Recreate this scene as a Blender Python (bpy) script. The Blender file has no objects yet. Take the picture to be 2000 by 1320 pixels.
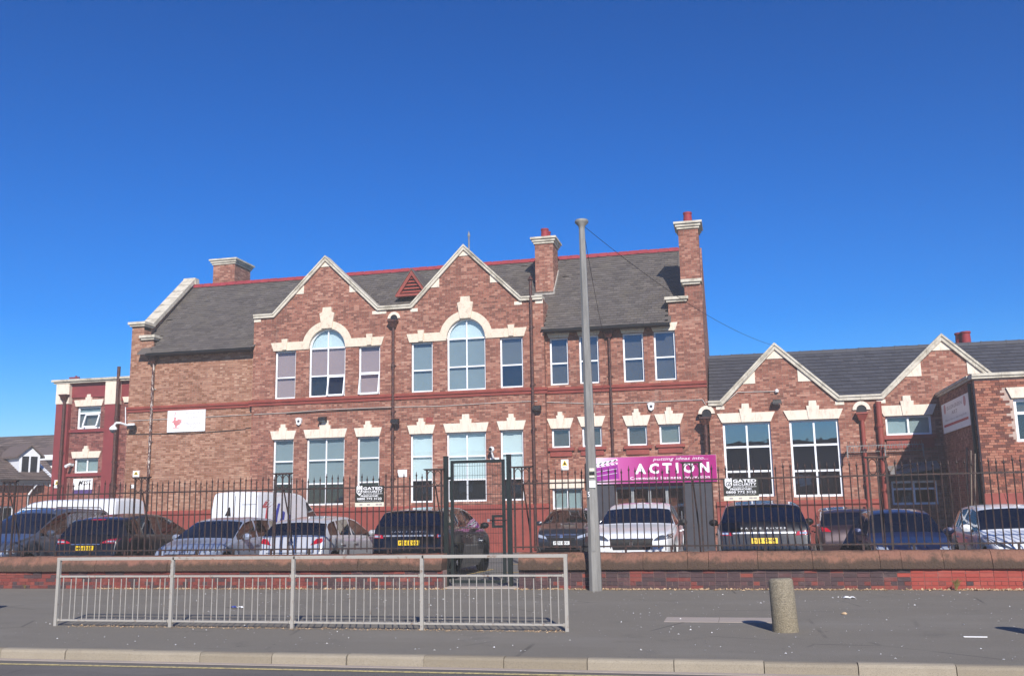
import bpy, bmesh, math, random
from mathutils import Vector, Matrix
from mathutils.bvhtree import BVHTree
random.seed(7)
SC = bpy.context.scene
COL = SC.collection
rad = math.radians

# ------------------------------------------------------------------ camera
F_PX, YAW, PITCH, ROLL, EYE = 1868.34, .2276, .176, -.0179, 1.6     # focal length in pixels of a 2000 px wide picture
_cy, _sy, _cp, _sp, _cr, _sr = math.cos(YAW), math.sin(YAW), math.cos(PITCH), math.sin(PITCH), math.cos(ROLL), math.sin(ROLL)
FWD = Vector((-_sy*_cp, _cy*_cp, _sp)); _r0 = Vector((_cy, _sy, 0)); _u0 = _r0.cross(FWD)
RGT = _cr*_r0 + _sr*_u0; UPV = -_sr*_r0 + _cr*_u0
cam = bpy.data.cameras.new('camera'); cam.sensor_width = 36; cam.lens = F_PX/2000*36; cam.clip_end = 3000
camo = bpy.data.objects.new('camera', cam); COL.objects.link(camo)
camo.matrix_world = Matrix(((RGT.x, UPV.x, -FWD.x, 0), (RGT.y, UPV.y, -FWD.y, 0), (RGT.z, UPV.z, -FWD.z, EYE), (0, 0, 0, 1)))
SC.camera = camo

# ------------------------------------------------------------------ sky, sun, exposure
SUN_EL, SUN_AZ = rad(31), rad(21)                     # sun stands behind the camera, to its right
sun_dir = Vector((math.sin(SUN_AZ)*math.cos(SUN_EL), -math.cos(SUN_AZ)*math.cos(SUN_EL), math.sin(SUN_EL)))
world = bpy.data.worlds.new('World'); SC.world = world; world.use_nodes = True
wn = world.node_tree; bg = wn.nodes['Background']
sky = wn.nodes.new('ShaderNodeTexSky'); sky.sky_type = 'NISHITA'; sky.sun_disc = False
sky.sun_elevation = SUN_EL; sky.sun_rotation = math.pi - SUN_AZ
sky.altitude = 0; sky.air_density = 1.0; sky.dust_density = 0.0; sky.ozone_density = 7.0
hs_ = wn.nodes.new('ShaderNodeHueSaturation'); hs_.inputs['Saturation'].default_value = 1.38; hs_.inputs['Hue'].default_value = .502; gm_ = wn.nodes.new('ShaderNodeGamma'); gm_.inputs[1].default_value = 1.25     # deep clear blue, graded alike all round
wn.links.new(sky.outputs[0], hs_.inputs['Color']); wn.links.new(hs_.outputs[0], gm_.inputs[0]); wn.links.new(gm_.outputs[0], bg.inputs[0]); bg.inputs[1].default_value = 0.06
sl = bpy.data.lights.new('sun', 'SUN'); sl.energy = 4.2; sl.angle = rad(.5); sl.color = (1, .95, .89)
slo = bpy.data.objects.new('sun', sl); COL.objects.link(slo)
slo.rotation_euler = (-sun_dir).to_track_quat('-Z', 'Y').to_euler(); slo.location = (20, -30, 40)
vs = SC.view_settings
vs.view_transform = 'Standard'; vs.look = 'None'; vs.exposure = 0.5; vs.gamma = 1; vs.use_curve_mapping = False

# ------------------------------------------------------------------ pixel -> place helpers (photograph pixels, 2000 x 1320)
def ray(x, y): return FWD*F_PX + RGT*(x-1000) - UPV*(y-660)
def PY(x, y, Y): d = ray(x, y)*1.0; return d*(Y/d.y) + Vector((0, 0, EYE))
def PZ(x, y, z=0): d = ray(x, y); return d*((z-EYE)/d.z) + Vector((0, 0, EYE))
def XY_(x, y, Y): return PY(x, y, Y).x
def ZY_(x, y, Y): return PY(x, y, Y).z
def rect(x0, x1, yt, yb, Y):
    """picture rectangle on the plane Y -> X0, X1, z0, z1"""
    ym, xm = (yt+yb)/2, (x0+x1)/2
    return XY_(x0, ym, Y), XY_(x1, ym, Y), ZY_(xm, yb, Y), ZY_(xm, yt, Y)

# ------------------------------------------------------------------ materials
def lin(r, g, b):
    f = lambda c: ((c/255+.055)/1.055)**2.4 if c/255 > .04045 else c/255/12.92
    return (f(r), f(g), f(b), 1)
class NT:
    def __init__(s, name, rough=.7, spec=.3, metal=0, coat=0):
        s.m = bpy.data.materials.new(name); s.m.use_nodes = True; s.nt = s.m.node_tree
        s.b = s.nt.nodes['Principled BSDF']
        s.b.inputs['Roughness'].default_value = rough; s.b.inputs['Specular IOR Level'].default_value = spec
        s.b.inputs['Metallic'].default_value = metal; s.b.inputs['Coat Weight'].default_value = coat
        s.b.inputs['Coat Roughness'].default_value = .04
    def n(s, t, **kw):
        nd = s.nt.nodes.new(t)
        for k, v in kw.items(): setattr(nd, k, v)
        return nd
    def put(s, sock, v):
        if v is None: return
        if hasattr(v, 'is_linked') or isinstance(v, bpy.types.NodeSocket): s.nt.links.new(v, sock)
        else: sock.default_value = v
    def math(s, op, a, b=None, c=None):
        nd = s.n('ShaderNodeMath', operation=op); s.put(nd.inputs[0], a); s.put(nd.inputs[1], b); s.put(nd.inputs[2], c); return nd.outputs[0]
    def mix(s, f, a, b, mode='MIX'):
        nd = s.n('ShaderNodeMix', data_type='RGBA', blend_type=mode); s.put(nd.inputs[0], f); s.put(nd.inputs[6], a); s.put(nd.inputs[7], b); return nd.outputs[2]
    def ramp(s, f, stops, const=False):
        nd = s.n('ShaderNodeValToRGB'); cr = nd.color_ramp
        if const: cr.interpolation = 'CONSTANT'
        while len(cr.elements) < len(stops): cr.elements.new(.5)
        for e, (p, c) in zip(cr.elements, stops): e.position = p; e.color = c if not isinstance(c, (int, float)) else (c, c, c, 1)
        s.put(nd.inputs[0], f); return nd.outputs[0]
    def coord(s): return s.n('ShaderNodeTexCoord').outputs['Object']
    def pos(s): return s.n('ShaderNodeNewGeometry').outputs['Position']
    def mapping(s, v, scale): nd = s.n('ShaderNodeMapping'); s.put(nd.inputs[0], v); nd.inputs['Scale'].default_value = scale; return nd.outputs[0]
    def noise(s, scale, detail=4, rough=.6, v=None):
        nd = s.n('ShaderNodeTexNoise'); nd.inputs['Scale'].default_value = scale; nd.inputs['Detail'].default_value = detail; nd.inputs['Roughness'].default_value = rough
        s.put(nd.inputs['Vector'], v if v is not None else s.pos()); return nd.outputs[0]
    def voro(s, scale, v=None, feat='F1', out=0):
        nd = s.n('ShaderNodeTexVoronoi', feature=feat); nd.inputs['Scale'].default_value = scale; s.put(nd.inputs['Vector'], v if v is not None else s.pos()); return nd.outputs[out]
    def island(s): return s.n('ShaderNodeNewGeometry').outputs['Random Per Island']
    def objrand(s): return s.n('ShaderNodeObjectInfo').outputs['Random']
    def bump(s, h, dist=.01, st=1):
        nd = s.n('ShaderNodeBump'); nd.inputs['Distance'].default_value = dist; nd.inputs['Strength'].default_value = st; s.put(nd.inputs['Height'], h); s.put(s.b.inputs['Normal'], nd.outputs[0])
    def col(s, c): s.put(s.b.inputs['Base Color'], c); return s
    def rough(s, v): s.put(s.b.inputs['Roughness'], v); return s
M = {}
def plain(name, rgb, rough=.6, spec=.3, metal=0, coat=0, var=.12, scale=6., bump=0):
    """one paint or plastic with faint wear so that it is not one flat colour"""
    t = NT(name, rough, spec, metal, coat); c = lin(*rgb)
    n = t.noise(scale, 5, .65)
    t.col(t.mix(t.ramp(n, [(.3, 0.), (.7, 1.)]), tuple(v*(1-var) for v in c[:3])+(1,), tuple(min(1, v*(1+var)) for v in c[:3])+(1,)))
    t.rough(t.math('ADD', t.math('MULTIPLY', t.noise(scale*3, 3), .25), rough-.12))
    if bump: t.bump(t.noise(scale*8, 4), bump)
    M[name] = t.m; return t

def brickwork(name, stops, mortar, red=None, bw=.225, rh=.075, dirt=.35, low_stain=None):
    """brick courses at true size: every brick gets its own tone, joints are recessed and paler"""
    t = NT(name, .85, .2)
    sp = t.n('ShaderNodeSeparateXYZ'); t.put(sp.inputs[0], t.pos())
    u = t.math('ADD', sp.outputs[0], sp.outputs[1]); v = sp.outputs[2]
    vr = t.math('DIVIDE', v, rh); row = t.math('FLOOR', vr); fv = t.math('FRACT', vr)
    # every third course is headers (garden wall bond)
    hd = t.math('LESS_THAN', t.math('FRACT', t.math('MULTIPLY', t.math('ADD', row, .5), 1/4.)), .25)
    w = t.math('MULTIPLY', t.math('SUBTRACT', 1., t.math('MULTIPLY', hd, .5)), bw)
    uu = t.math('ADD', t.math('DIVIDE', u, w), t.math('MULTIPLY', t.math('MODULO', row, 2.), .5))
    cell = t.math('FLOOR', uu); fu = t.math('FRACT', uu)
    wn_ = t.n('ShaderNodeTexWhiteNoise', noise_dimensions='2D'); cb = t.n('ShaderNodeCombineXYZ')
    t.put(cb.inputs[0], cell); t.put(cb.inputs[1], row); t.put(wn_.inputs['Vector'], cb.outputs[0])
    rnd = wn_.outputs['Value']
    big = t.noise(.55, 3, .6)
    rb = t.math('ADD', t.math('MULTIPLY_ADD', rnd, .5, .06), t.math('MULTIPLY', big, .44))
    c = t.ramp(rb, stops)
    n2 = t.noise(30, 4)
    c = t.mix(.35, c, t.mix(1., c, t.ramp(n2, [(.25, .55), (.75, 1.25)]), 'MULTIPLY'))
    # joints
    jx = t.math('LESS_THAN', t.math('MULTIPLY', fu, w), .011); jz = t.math('LESS_THAN', fv, .011/rh)
    j = t.math('MAXIMUM', jx, jz)
    mc = t.mix(t.noise(1.3, 4), tuple(x*.55 for x in mortar[:3])+(1,), mortar)
    c = t.mix(t.math('MULTIPLY', j, .8), c, mc)
    # soot and weathering, in blotches of its own
    d = t.ramp(t.noise(1.1, 6, .7), [(.45, 0.), (.75, 1.)])
    c = t.mix(t.math('MULTIPLY', d, dirt), c, (.045, .032, .03, 1))
    sk = t.ramp(t.noise(3.2, 5, .7, t.mapping(t.pos(), (1, 1, .09))), [(.54, 0.), (.74, 1.)])
    c = t.mix(t.math('MULTIPLY', sk, dirt*.9), c, (.05, .038, .034, 1))
    e = t.ramp(t.noise(2.3, 6, .7, t.mapping(t.pos(), (1, 1, .35))), [(.58, 0.), (.8, 1.)])
    c = t.mix(t.math('MULTIPLY', e, .35), c, lin(196, 170, 155))
    t.col(c); t.bump(t.math('ADD', t.math('MULTIPLY', t.math('SUBTRACT', 1., j), 1.), t.math('MULTIPLY', n2, .4)), .008)
    M[name] = t.m
brickwork('brick_main', [(.12, lin(98, 68, 57)), (.3, lin(128, 80, 66)), (.5, lin(151, 96, 79)), (.64, lin(166, 111, 92)), (.78, lin(186, 136, 115)), (.92, lin(210, 172, 152))], lin(172, 152, 136), dirt=.3)
brickwork('brick_pale', [(.1, lin(106, 74, 56)), (.3, lin(138, 92, 68)), (.5, lin(160, 112, 90)), (.66, lin(174, 128, 104)), (.8, lin(190, 147, 122)), (.94, lin(208, 176, 152))], lin(176, 156, 138), dirt=.2)
brickwork('brick_annex', [(.1, lin(70, 42, 42)), (.35, lin(112, 60, 56)), (.6, lin(140, 80, 72)), (.9, lin(176, 122, 110))], lin(160, 140, 130))
brickwork('brick_house', [(.1, lin(110, 56, 44)), (.5, lin(158, 82, 62)), (.9, lin(176, 104, 82))], lin(170, 150, 135), dirt=.15)

t = NT('cream', .6, .3); n = t.noise(2.5, 6, .7); c = t.mix(n, lin(222, 205, 184), lin(234, 220, 202)); c = t.mix(t.math('MULTIPLY', t.ramp(t.noise(6, 6, .75, t.mapping(t.pos(), (1.6, 1, .5))), [(.5, 0.), (.7, 1.)]), .45), c, lin(150, 126, 102)); t.col(c); t.bump(t.noise(30, 3), .002); M['cream'] = t.m
t = NT('cream_stone', .7, .25); n = t.noise(2.2, 7, .7); s_ = t.ramp(t.noise(5, 6, .75), [(.5, 0.), (.72, 1.)])
t.col(t.mix(t.math('MULTIPLY', s_, .45), t.mix(n, lin(212, 194, 170), lin(230, 215, 194)), lin(130, 108, 90))); t.bump(t.noise(40, 3), .003); M['cream_stone'] = t.m
t = NT('coping_stone', .75, .2); n = t.noise(3, 7, .7)
t.col(t.mix(t.ramp(t.noise(2, 6, .75), [(.45, 0.), (.7, 1.)]), t.mix(n, lin(192, 184, 166), lin(212, 204, 188)), lin(140, 130, 112))); t.bump(t.noise(40, 3), .003); M['coping_stone'] = t.m
t = NT('slate', .55, .4); ri = t.island()
c = t.ramp(ri, [(0, lin(84, 78, 74)), (.3, lin(92, 86, 81)), (.6, lin(100, 93, 87)), (.85, lin(98, 92, 88)), (1, lin(110, 103, 96))])
c = t.mix(t.math('MULTIPLY', t.ramp(t.noise(1.2, 6, .7), [(.48, 0.), (.75, 1.)]), .4), c, lin(112, 104, 86)); c = t.mix(t.math('MULTIPLY', t.ramp(t.noise(9, 5, .7), [(.6, 0.), (.78, 1.)]), .35), c, lin(150, 148, 142))
t.col(c); t.bump(t.noise(25, 4), .004); M['slate'] = t.m
t = NT('concrete_tile', .6, .35); ri = t.island()
t.col(t.mix(t.math('MULTIPLY', t.noise(1.5, 5), .6), t.ramp(ri, [(0, lin(68, 68, 72)), (1, lin(84, 84, 88))]), lin(64, 66, 76))); t.bump(t.noise(30, 3), .003); M['concrete_tile'] = t.m
t = NT('house_tile', .7, .3); t.col(t.ramp(t.island(), [(0, lin(86, 74, 70)), (1, lin(118, 102, 94))])); M['house_tile'] = t.m
plain('ridge_red', (146, 56, 62), .6, .3, var=.2, scale=4)
plain('red_paint', (140, 68, 58), .55, .35, var=.2, scale=2.5, bump=.002)
plain('annex_red', (130, 56, 58), .55, .35, var=.15, scale=2)
plain('pot_red', (142, 50, 56), .65, .25, var=.15, scale=8)
t = NT('pipe_brown', .5, .4); t.col(t.mix(t.ramp(t.noise(14, 6, .75), [(.45, 0.), (.62, 1.)]), lin(58, 36, 34), lin(104, 62, 50))); M['pipe_brown'] = t.m
t = NT('pipe_flaking', .6, .3); t.col(t.ramp(t.noise(9, 6, .75, t.mapping(t.pos(), (2, 2, .6))), [(.4, lin(60, 36, 36)), (.5, lin(98, 66, 60)), (.58, lin(206, 196, 184))])); M['pipe_flaking'] = t.m
plain('upvc', (236, 238, 240), .35, .45, var=.04)
plain('black_paint', (24, 24, 26), .45, .4, var=.3, scale=8)
plain('dark_grey_paint', (62, 62, 68), .5, .35, var=.15, scale=3)
plain('lead', (128, 126, 124), .6, .3, var=.25)
plain('flashing', (176, 170, 160), .6, .3, var=.3, scale=5)
plain('gate_green', (30, 38, 36), .4, .45, var=.2)
plain('white_sign', (236, 236, 234), .4, .4, var=.04)
plain('grey_print', (168, 160, 158), .5, .3); plain('pink_print', (206, 150, 150), .5, .3); plain('pink_print2', (204, 128, 130), .5, .3)
plain('black_print', (28, 28, 28), .5, .3); plain('white_print', (240, 240, 240), .5, .3)
plain('sign_dark', (44, 44, 38), .45, .4); plain('sign_cream', (222, 218, 196), .45, .4)
plain('yellow_print', (226, 190, 40), .5, .3); plain('purple_print', (150, 40, 140), .45, .3); plain('purple_dark', (88, 66, 116), .5, .3)
plain('magenta_fascia', (150, 34, 110), .5, .35); plain('red_print', (186, 60, 66), .5, .3); plain('blue_print', (54, 66, 160), .5, .3)
t = NT('pink_sign', .35, .45)     # printed gradient: white at the clapperboard, magenta to the right
sp = t.n('ShaderNodeSeparateXYZ'); t.put(sp.inputs[0], t.coord())
t.col(t.ramp(t.math('MULTIPLY_ADD', sp.outputs[0], 1/4.1, .5), [(.06, lin(236, 208, 226)), (.22, lin(196, 90, 156)), (.5, lin(170, 36, 118)), (1, lin(162, 22, 112))])); M['pink_sign'] = t.m
# ground
def asphalt(name, c0, c1, sp_c, speck=.5):
    t = NT(name, .9, .25); big = t.noise(.6, 6, .65); fine = t.noise(90, 3)
    c = t.mix(big, c0, c1); c = t.mix(t.math('MULTIPLY', t.ramp(fine, [(.35, 1.), (.6, 0.)]), .35), c, (.03, .03, .03, 1))
    c = t.mix(t.math('MULTIPLY', t.ramp(t.voro(60, out=0), [(.12, 1.), (.22, 0.)]), speck), c, sp_c)
    st = t.ramp(t.noise(.35, 5, .7, t.mapping(t.pos(), (.5, 1.6, 1))), [(.5, 0.), (.72, 1.)])
    c = t.mix(t.math('MULTIPLY', st, .32), c, lin(152, 147, 138)); c = t.mix(t.math('MULTIPLY', t.math('MULTIPLY', t.ramp(t.voro(.55, t.mapping(t.pos(), (.8, 1, 1)), 'DISTANCE_TO_EDGE'), [(.004, 1.), (.012, 0.)]), t.ramp(t.noise(.5, 3), [(.5, 0.), (.6, 1.)])), .5), c, lin(64, 62, 60)); dk = t.ramp(t.noise(1.1, 5, .7), [(.58, 0.), (.74, 1.)])
    c = t.mix(t.math('MULTIPLY', dk, .3), c, lin(70, 68, 66))
    c = t.mix(t.math('MULTIPLY', t.math('MULTIPLY', t.ramp(t.voro(2.6), [(.05, 1.), (.075, 0.)]), t.ramp(t.noise(.9, 2), [(.52, 0.), (.56, 1.)])), .5), c, lin(60, 58, 57))
    t.col(c); t.bump(t.math('ADD', fine, t.math('MULTIPLY', t.noise(14, 4), .6)), .006); M[name] = t.m
asphalt('pavement', lin(126, 120, 109), lin(142, 135, 122), lin(188, 180, 166))
asphalt('road', lin(106, 101, 96), lin(118, 113, 107), lin(150, 148, 144), .35)
asphalt('car_park', lin(112, 110, 106), lin(128, 124, 118), lin(160, 158, 152))
asphalt('earth', lin(104, 100, 92), lin(120, 114, 104), lin(150, 148, 144))
t = NT('kerb', .85, .2); sp_ = t.ramp(t.noise(120, 2), [(.5, 0.), (.68, 1.)])
c = t.mix(t.objrand(), lin(146, 136, 118), lin(170, 160, 142)); c = t.mix(t.math('MULTIPLY', t.noise(3, 6, .7), .5), c, lin(124, 114, 98)); c = t.mix(t.math('MULTIPLY', sp_, .4), c, lin(84, 78, 70))
t.col(c); t.bump(t.noise(80, 3), .004); M['kerb'] = t.m
t = NT('yellow_line', .8, .25); t.col(t.mix(t.ramp(t.noise(22, 5, .75), [(.4, 0.), (.62, 1.)]), lin(222, 202, 136), lin(150, 138, 108))); M['yellow_line'] = t.m
t = NT('bay_line', .8, .25); t.col(t.mix(t.ramp(t.noise(16, 5, .75), [(.42, 0.), (.66, 1.)]), lin(204, 170, 90), lin(140, 128, 104))); M['bay_line'] = t.m
t = NT('aggregate', .9, .2); v = t.voro(95, out=1); d = t.voro(95, out=0)
c = t.mix(.6, lin(146, 138, 122), t.mix(1., t.ramp(v, [(0, lin(104, 98, 88)), (.5, lin(160, 152, 138)), (1, lin(206, 200, 188))]), lin(235, 228, 210), 'MULTIPLY'))
sp = t.n('ShaderNodeSeparateXYZ'); t.put(sp.inputs[0], t.pos())
c = t.mix(t.math('MULTIPLY', t.ramp(t.math('ADD', sp.outputs[2], t.math('MULTIPLY', t.noise(5, 4), .5)), [(.3, 1.), (.75, 0.)]), .2), c, lin(132, 118, 84))
t.col(c); t.bump(t.math('SUBTRACT', 1., d), .01); M['aggregate'] = t.m
t = NT('slab', .85, .2); t.col(t.mix(t.noise(4, 6, .7), lin(158, 146, 136), lin(182, 170, 158))); t.bump(t.noise(60, 3), .003); M['slab'] = t.m
# boundary wall sandstone copings: rust red with dark algae bands
t = NT('sandstone', .9, .15); sp = t.n('ShaderNodeSeparateXYZ'); t.put(sp.inputs[0], t.pos())
c = t.mix(t.noise(2.6, 6, .7), lin(128, 86, 73), lin(156, 114, 97)); c = t.mix(t.math('MULTIPLY', t.objrand(), .5), c, lin(140, 106, 84))
al = t.math('ADD', sp.outputs[2], t.math('MULTIPLY', t.math('SUBTRACT', t.noise(5, 6, .75, t.mapping(t.pos(), (1, 1, .25))), .5), .34))
c = t.mix(t.math('MULTIPLY', t.ramp(al, [(.5, 1.), (.58, 0.)]), .85), c, lin(70, 62, 54))
c = t.mix(t.math('MULTIPLY', t.ramp(t.noise(2.6, 8, .8), [(.48, 0.), (.62, 1.)]), .7), c, lin(78, 66, 56)); c = t.mix(t.math('MULTIPLY', t.ramp(t.noise(22, 6, .8, t.mapping(t.pos(), (1, 1, .3))), [(.52, 0.), (.68, 1.)]), .4), c, lin(66, 52, 46))
c = t.mix(t.math('MULTIPLY', t.ramp(t.noise(3.7, 7, .8), [(.62, 0.), (.72, 1.)]), .45), c, lin(170, 150, 98))
t.col(c); t.bump(t.math('ADD', t.noise(30, 5), t.noise(6, 4)), .025); M['sandstone'] = t.m
for k, cs in (('wall_brick_red', [(138, 66, 58), (112, 58, 54), (150, 78, 66)]), ('wall_brick_blue', [(88, 66, 68), (74, 60, 62), (104, 70, 70)]), ('wall_brick_painted', [(170, 74, 62), (160, 70, 60), (176, 88, 74)])):
    t = NT(k, .7, .3); c = t.ramp(t.objrand(), [(0, lin(*cs[0])), (.5, lin(*cs[1])), (1, lin(*cs[2]))]); c = t.mix(t.math('MULTIPLY', t.noise(18, 5, .7), .5), c, tuple(x*.5 for x in lin(*cs[1])[:3])+(1,))
    c = t.mix(t.math('MULTIPLY', t.ramp(t.noise(3, 6, .75), [(.55, 0.), (.75, 1.)]), .3), c, lin(150, 132, 124))
    t.col(c); t.bump(t.noise(50, 3), .003); M[k] = t.m
plain('mortar', (150, 126, 118), .9, .15, var=.3, scale=7)
for k, cs in (('block_brick', [(134, 82, 66), (164, 104, 84), (176, 120, 98), (112, 72, 62), (186, 136, 114)]),):
    t = NT(k, .85, .2); r_ = t.objrand(); c = t.ramp(r_, [(i/4, lin(*q)) for i, q in enumerate(cs)], True); c = t.mix(t.math('MULTIPLY', t.noise(25, 4), .35), c, lin(96, 66, 58)); t.col(c); M[k] = t.m
    t = NT(k+'_far', .85, .2); r_ = t.island(); c = t.ramp(r_, [(i/4, lin(*q)) for i, q in enumerate(cs)], True); c = t.mix(t.math('MULTIPLY', t.noise(25, 4), .35), c, lin(96, 66, 58)); t.col(c); M[k+'_far'] = t.m
plain('block_mortar', (182, 160, 146), .9, .15, var=.2, scale=5)
# metalwork
t = NT('railing_iron', .6, .35); t.col(t.mix(t.ramp(t.noise(11, 6, .75), [(.45, 0.), (.64, 1.)]), lin(44, 38, 37), lin(80, 54, 47))); t.bump(t.noise(60, 3), .002); M['railing_iron'] = t.m
t = NT('guard_rail_grey', .55, .4); t.col(t.mix(t.ramp(t.noise(12, 6, .78), [(.56, 0.), (.68, 1.)]), t.mix(t.noise(3, 4), lin(154, 150, 142), lin(172, 168, 160)), lin(124, 102, 86))); t.bump(t.noise(60, 3), .001); M['guard_rail_grey'] = t.m
t = NT('lamp_post_grey', .6, .35); t.col(t.mix(t.ramp(t.noise(7, 6, .75, t.mapping(t.pos(), (1, 1, .12))), [(.4, 0.), (.7, 1.)]), lin(120, 118, 114), lin(152, 150, 144))); M['lamp_post_grey'] = t.m
plain('steel', (176, 178, 182), .35, .5, metal=.6, var=.1); plain('chrome', (205, 207, 210), .15, .5, metal=.9, var=.05)
plain('galvanised', (150, 152, 152), .5, .4, metal=.3, var=.2)
plain('white_plastic', (232, 232, 230), .4, .4, var=.05); plain('cable_white', (196, 186, 176), .6, .3); plain('cable_black', (36, 32, 32), .6, .3)
plain('timber', (118, 104, 92), .8, .2, var=.3, scale=12)
plain('dry_leaf', (196, 168, 134), .85, .15, var=.35, scale=20); plain('dry_weed', (120, 106, 66), .85, .15, var=.3, scale=20)
plain('paper', (232, 232, 232), .7, .2, var=.06); plain('wrapper_blue', (60, 76, 150), .4, .4)
t = NT('leaf', .6, .3); t.col(t.ramp(t.island(), [(0, lin(44, 62, 28)), (1, lin(84, 104, 48))])); M['leaf'] = t.m
plain('bark', (84, 70, 58), .9, .2, var=.3)
# glass: clear pane that mirrors the sky and the houses across the road and lets the blind or room show through
def glass(name, refl, tint=(.8, .86, .88, 1)):
    m = bpy.data.materials.new(name); m.use_nodes = True; nt = m.node_tree; nt.nodes.clear()
    o = nt.nodes.new('ShaderNodeOutputMaterial'); mx = nt.nodes.new('ShaderNodeMixShader'); tr = nt.nodes.new('ShaderNodeBsdfTransparent'); gl = nt.nodes.new('ShaderNodeBsdfGlossy')
    tr.inputs[0].default_value = tint; gl.inputs['Roughness'].default_value = .015; gl.inputs['Color'].default_value = (.95, .97, 1, 1)
    fr = nt.nodes.new('ShaderNodeFresnel'); fr.inputs[0].default_value = 1.5; ad = nt.nodes.new('ShaderNodeMath'); ad.operation = 'ADD'; ad.use_clamp = True; ad.inputs[1].default_value = refl
    no = nt.nodes.new('ShaderNodeTexNoise'); no.inputs['Scale'].default_value = 1.4; bp = nt.nodes.new('ShaderNodeBump'); bp.inputs['Distance'].default_value = .004; bp.inputs['Strength'].default_value = .5
    ge = nt.nodes.new('ShaderNodeNewGeometry'); nt.links.new(ge.outputs['Position'], no.inputs['Vector']); nt.links.new(no.outputs[0], bp.inputs['Height']); nt.links.new(bp.outputs[0], gl.inputs['Normal'])
    nt.links.new(fr.outputs[0], ad.inputs[0]); nt.links.new(ad.outputs[0], mx.inputs[0]); nt.links.new(tr.outputs[0], mx.inputs[1]); nt.links.new(gl.outputs[0], mx.inputs[2]); nt.links.new(mx.outputs[0], o.inputs[0]); M[name] = m
glass('pane_glass', .04); glass('pane_glass_dark', .08, (.62, .62, .6, 1)); glass('pane_glass_mirror', .24, (.45, .48, .5, 1)); glass('car_glass', .10, (.34, .38, .42, 1))
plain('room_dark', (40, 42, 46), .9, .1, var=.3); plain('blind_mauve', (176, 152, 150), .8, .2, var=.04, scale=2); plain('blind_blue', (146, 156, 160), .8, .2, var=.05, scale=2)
plain('blind_white', (216, 226, 226), .8, .2, var=.03, scale=2); plain('blind_grey', (118, 118, 116), .8, .2, var=.1, scale=2); plain('frosted', (160, 172, 170), .5, .4, var=.06)
# cars
def paint(name, rgb, metal=.3, rough=.28, coat=.9):
    t = NT(name, rough, .5, metal, coat); c = lin(*rgb); t.col(t.mix(t.math('MULTIPLY', t.noise(5, 5, .7), .5), c, tuple(x*.75+.015 for x in c[:3])+(1,))); t.rough(t.math('MULTIPLY_ADD', t.noise(7, 4), .15, rough-.05)); M[name] = t.m
paint('paint_black', (14, 14, 17)); paint('paint_silver_blue', (156, 166, 184), .3); paint('paint_silver', (206, 208, 212), .25); paint('paint_white', (232, 234, 236), 0, .3)
paint('paint_grey', (92, 100, 116), .5); paint('paint_charcoal', (50, 52, 58), .5); paint('paint_navy', (24, 32, 66), .4); paint('paint_brown', (58, 40, 42), .4)
plain('tyre', (26, 26, 27), .85, .2, var=.2); plain('trim_black', (22, 22, 24), .55, .35, var=.2); plain('alloy', (168, 170, 174), .3, .5, metal=.7, var=.08)
plain('lamp_red', (176, 18, 28), .15, .6, coat=1, var=.1); plain('lamp_clear', (196, 204, 212), .08, .7, metal=.4, coat=1, var=.1); plain('lamp_dark', (70, 76, 86), .1, .6, coat=1)
plain('plate_yellow', (236, 196, 30), .45, .4, var=.04); plain('plate_white', (226, 228, 226), .45, .4, var=.04); plain('seat_fabric', (60, 58, 58), .9, .1)
for _m in M.values(): _m.use_fake_user = False

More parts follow.
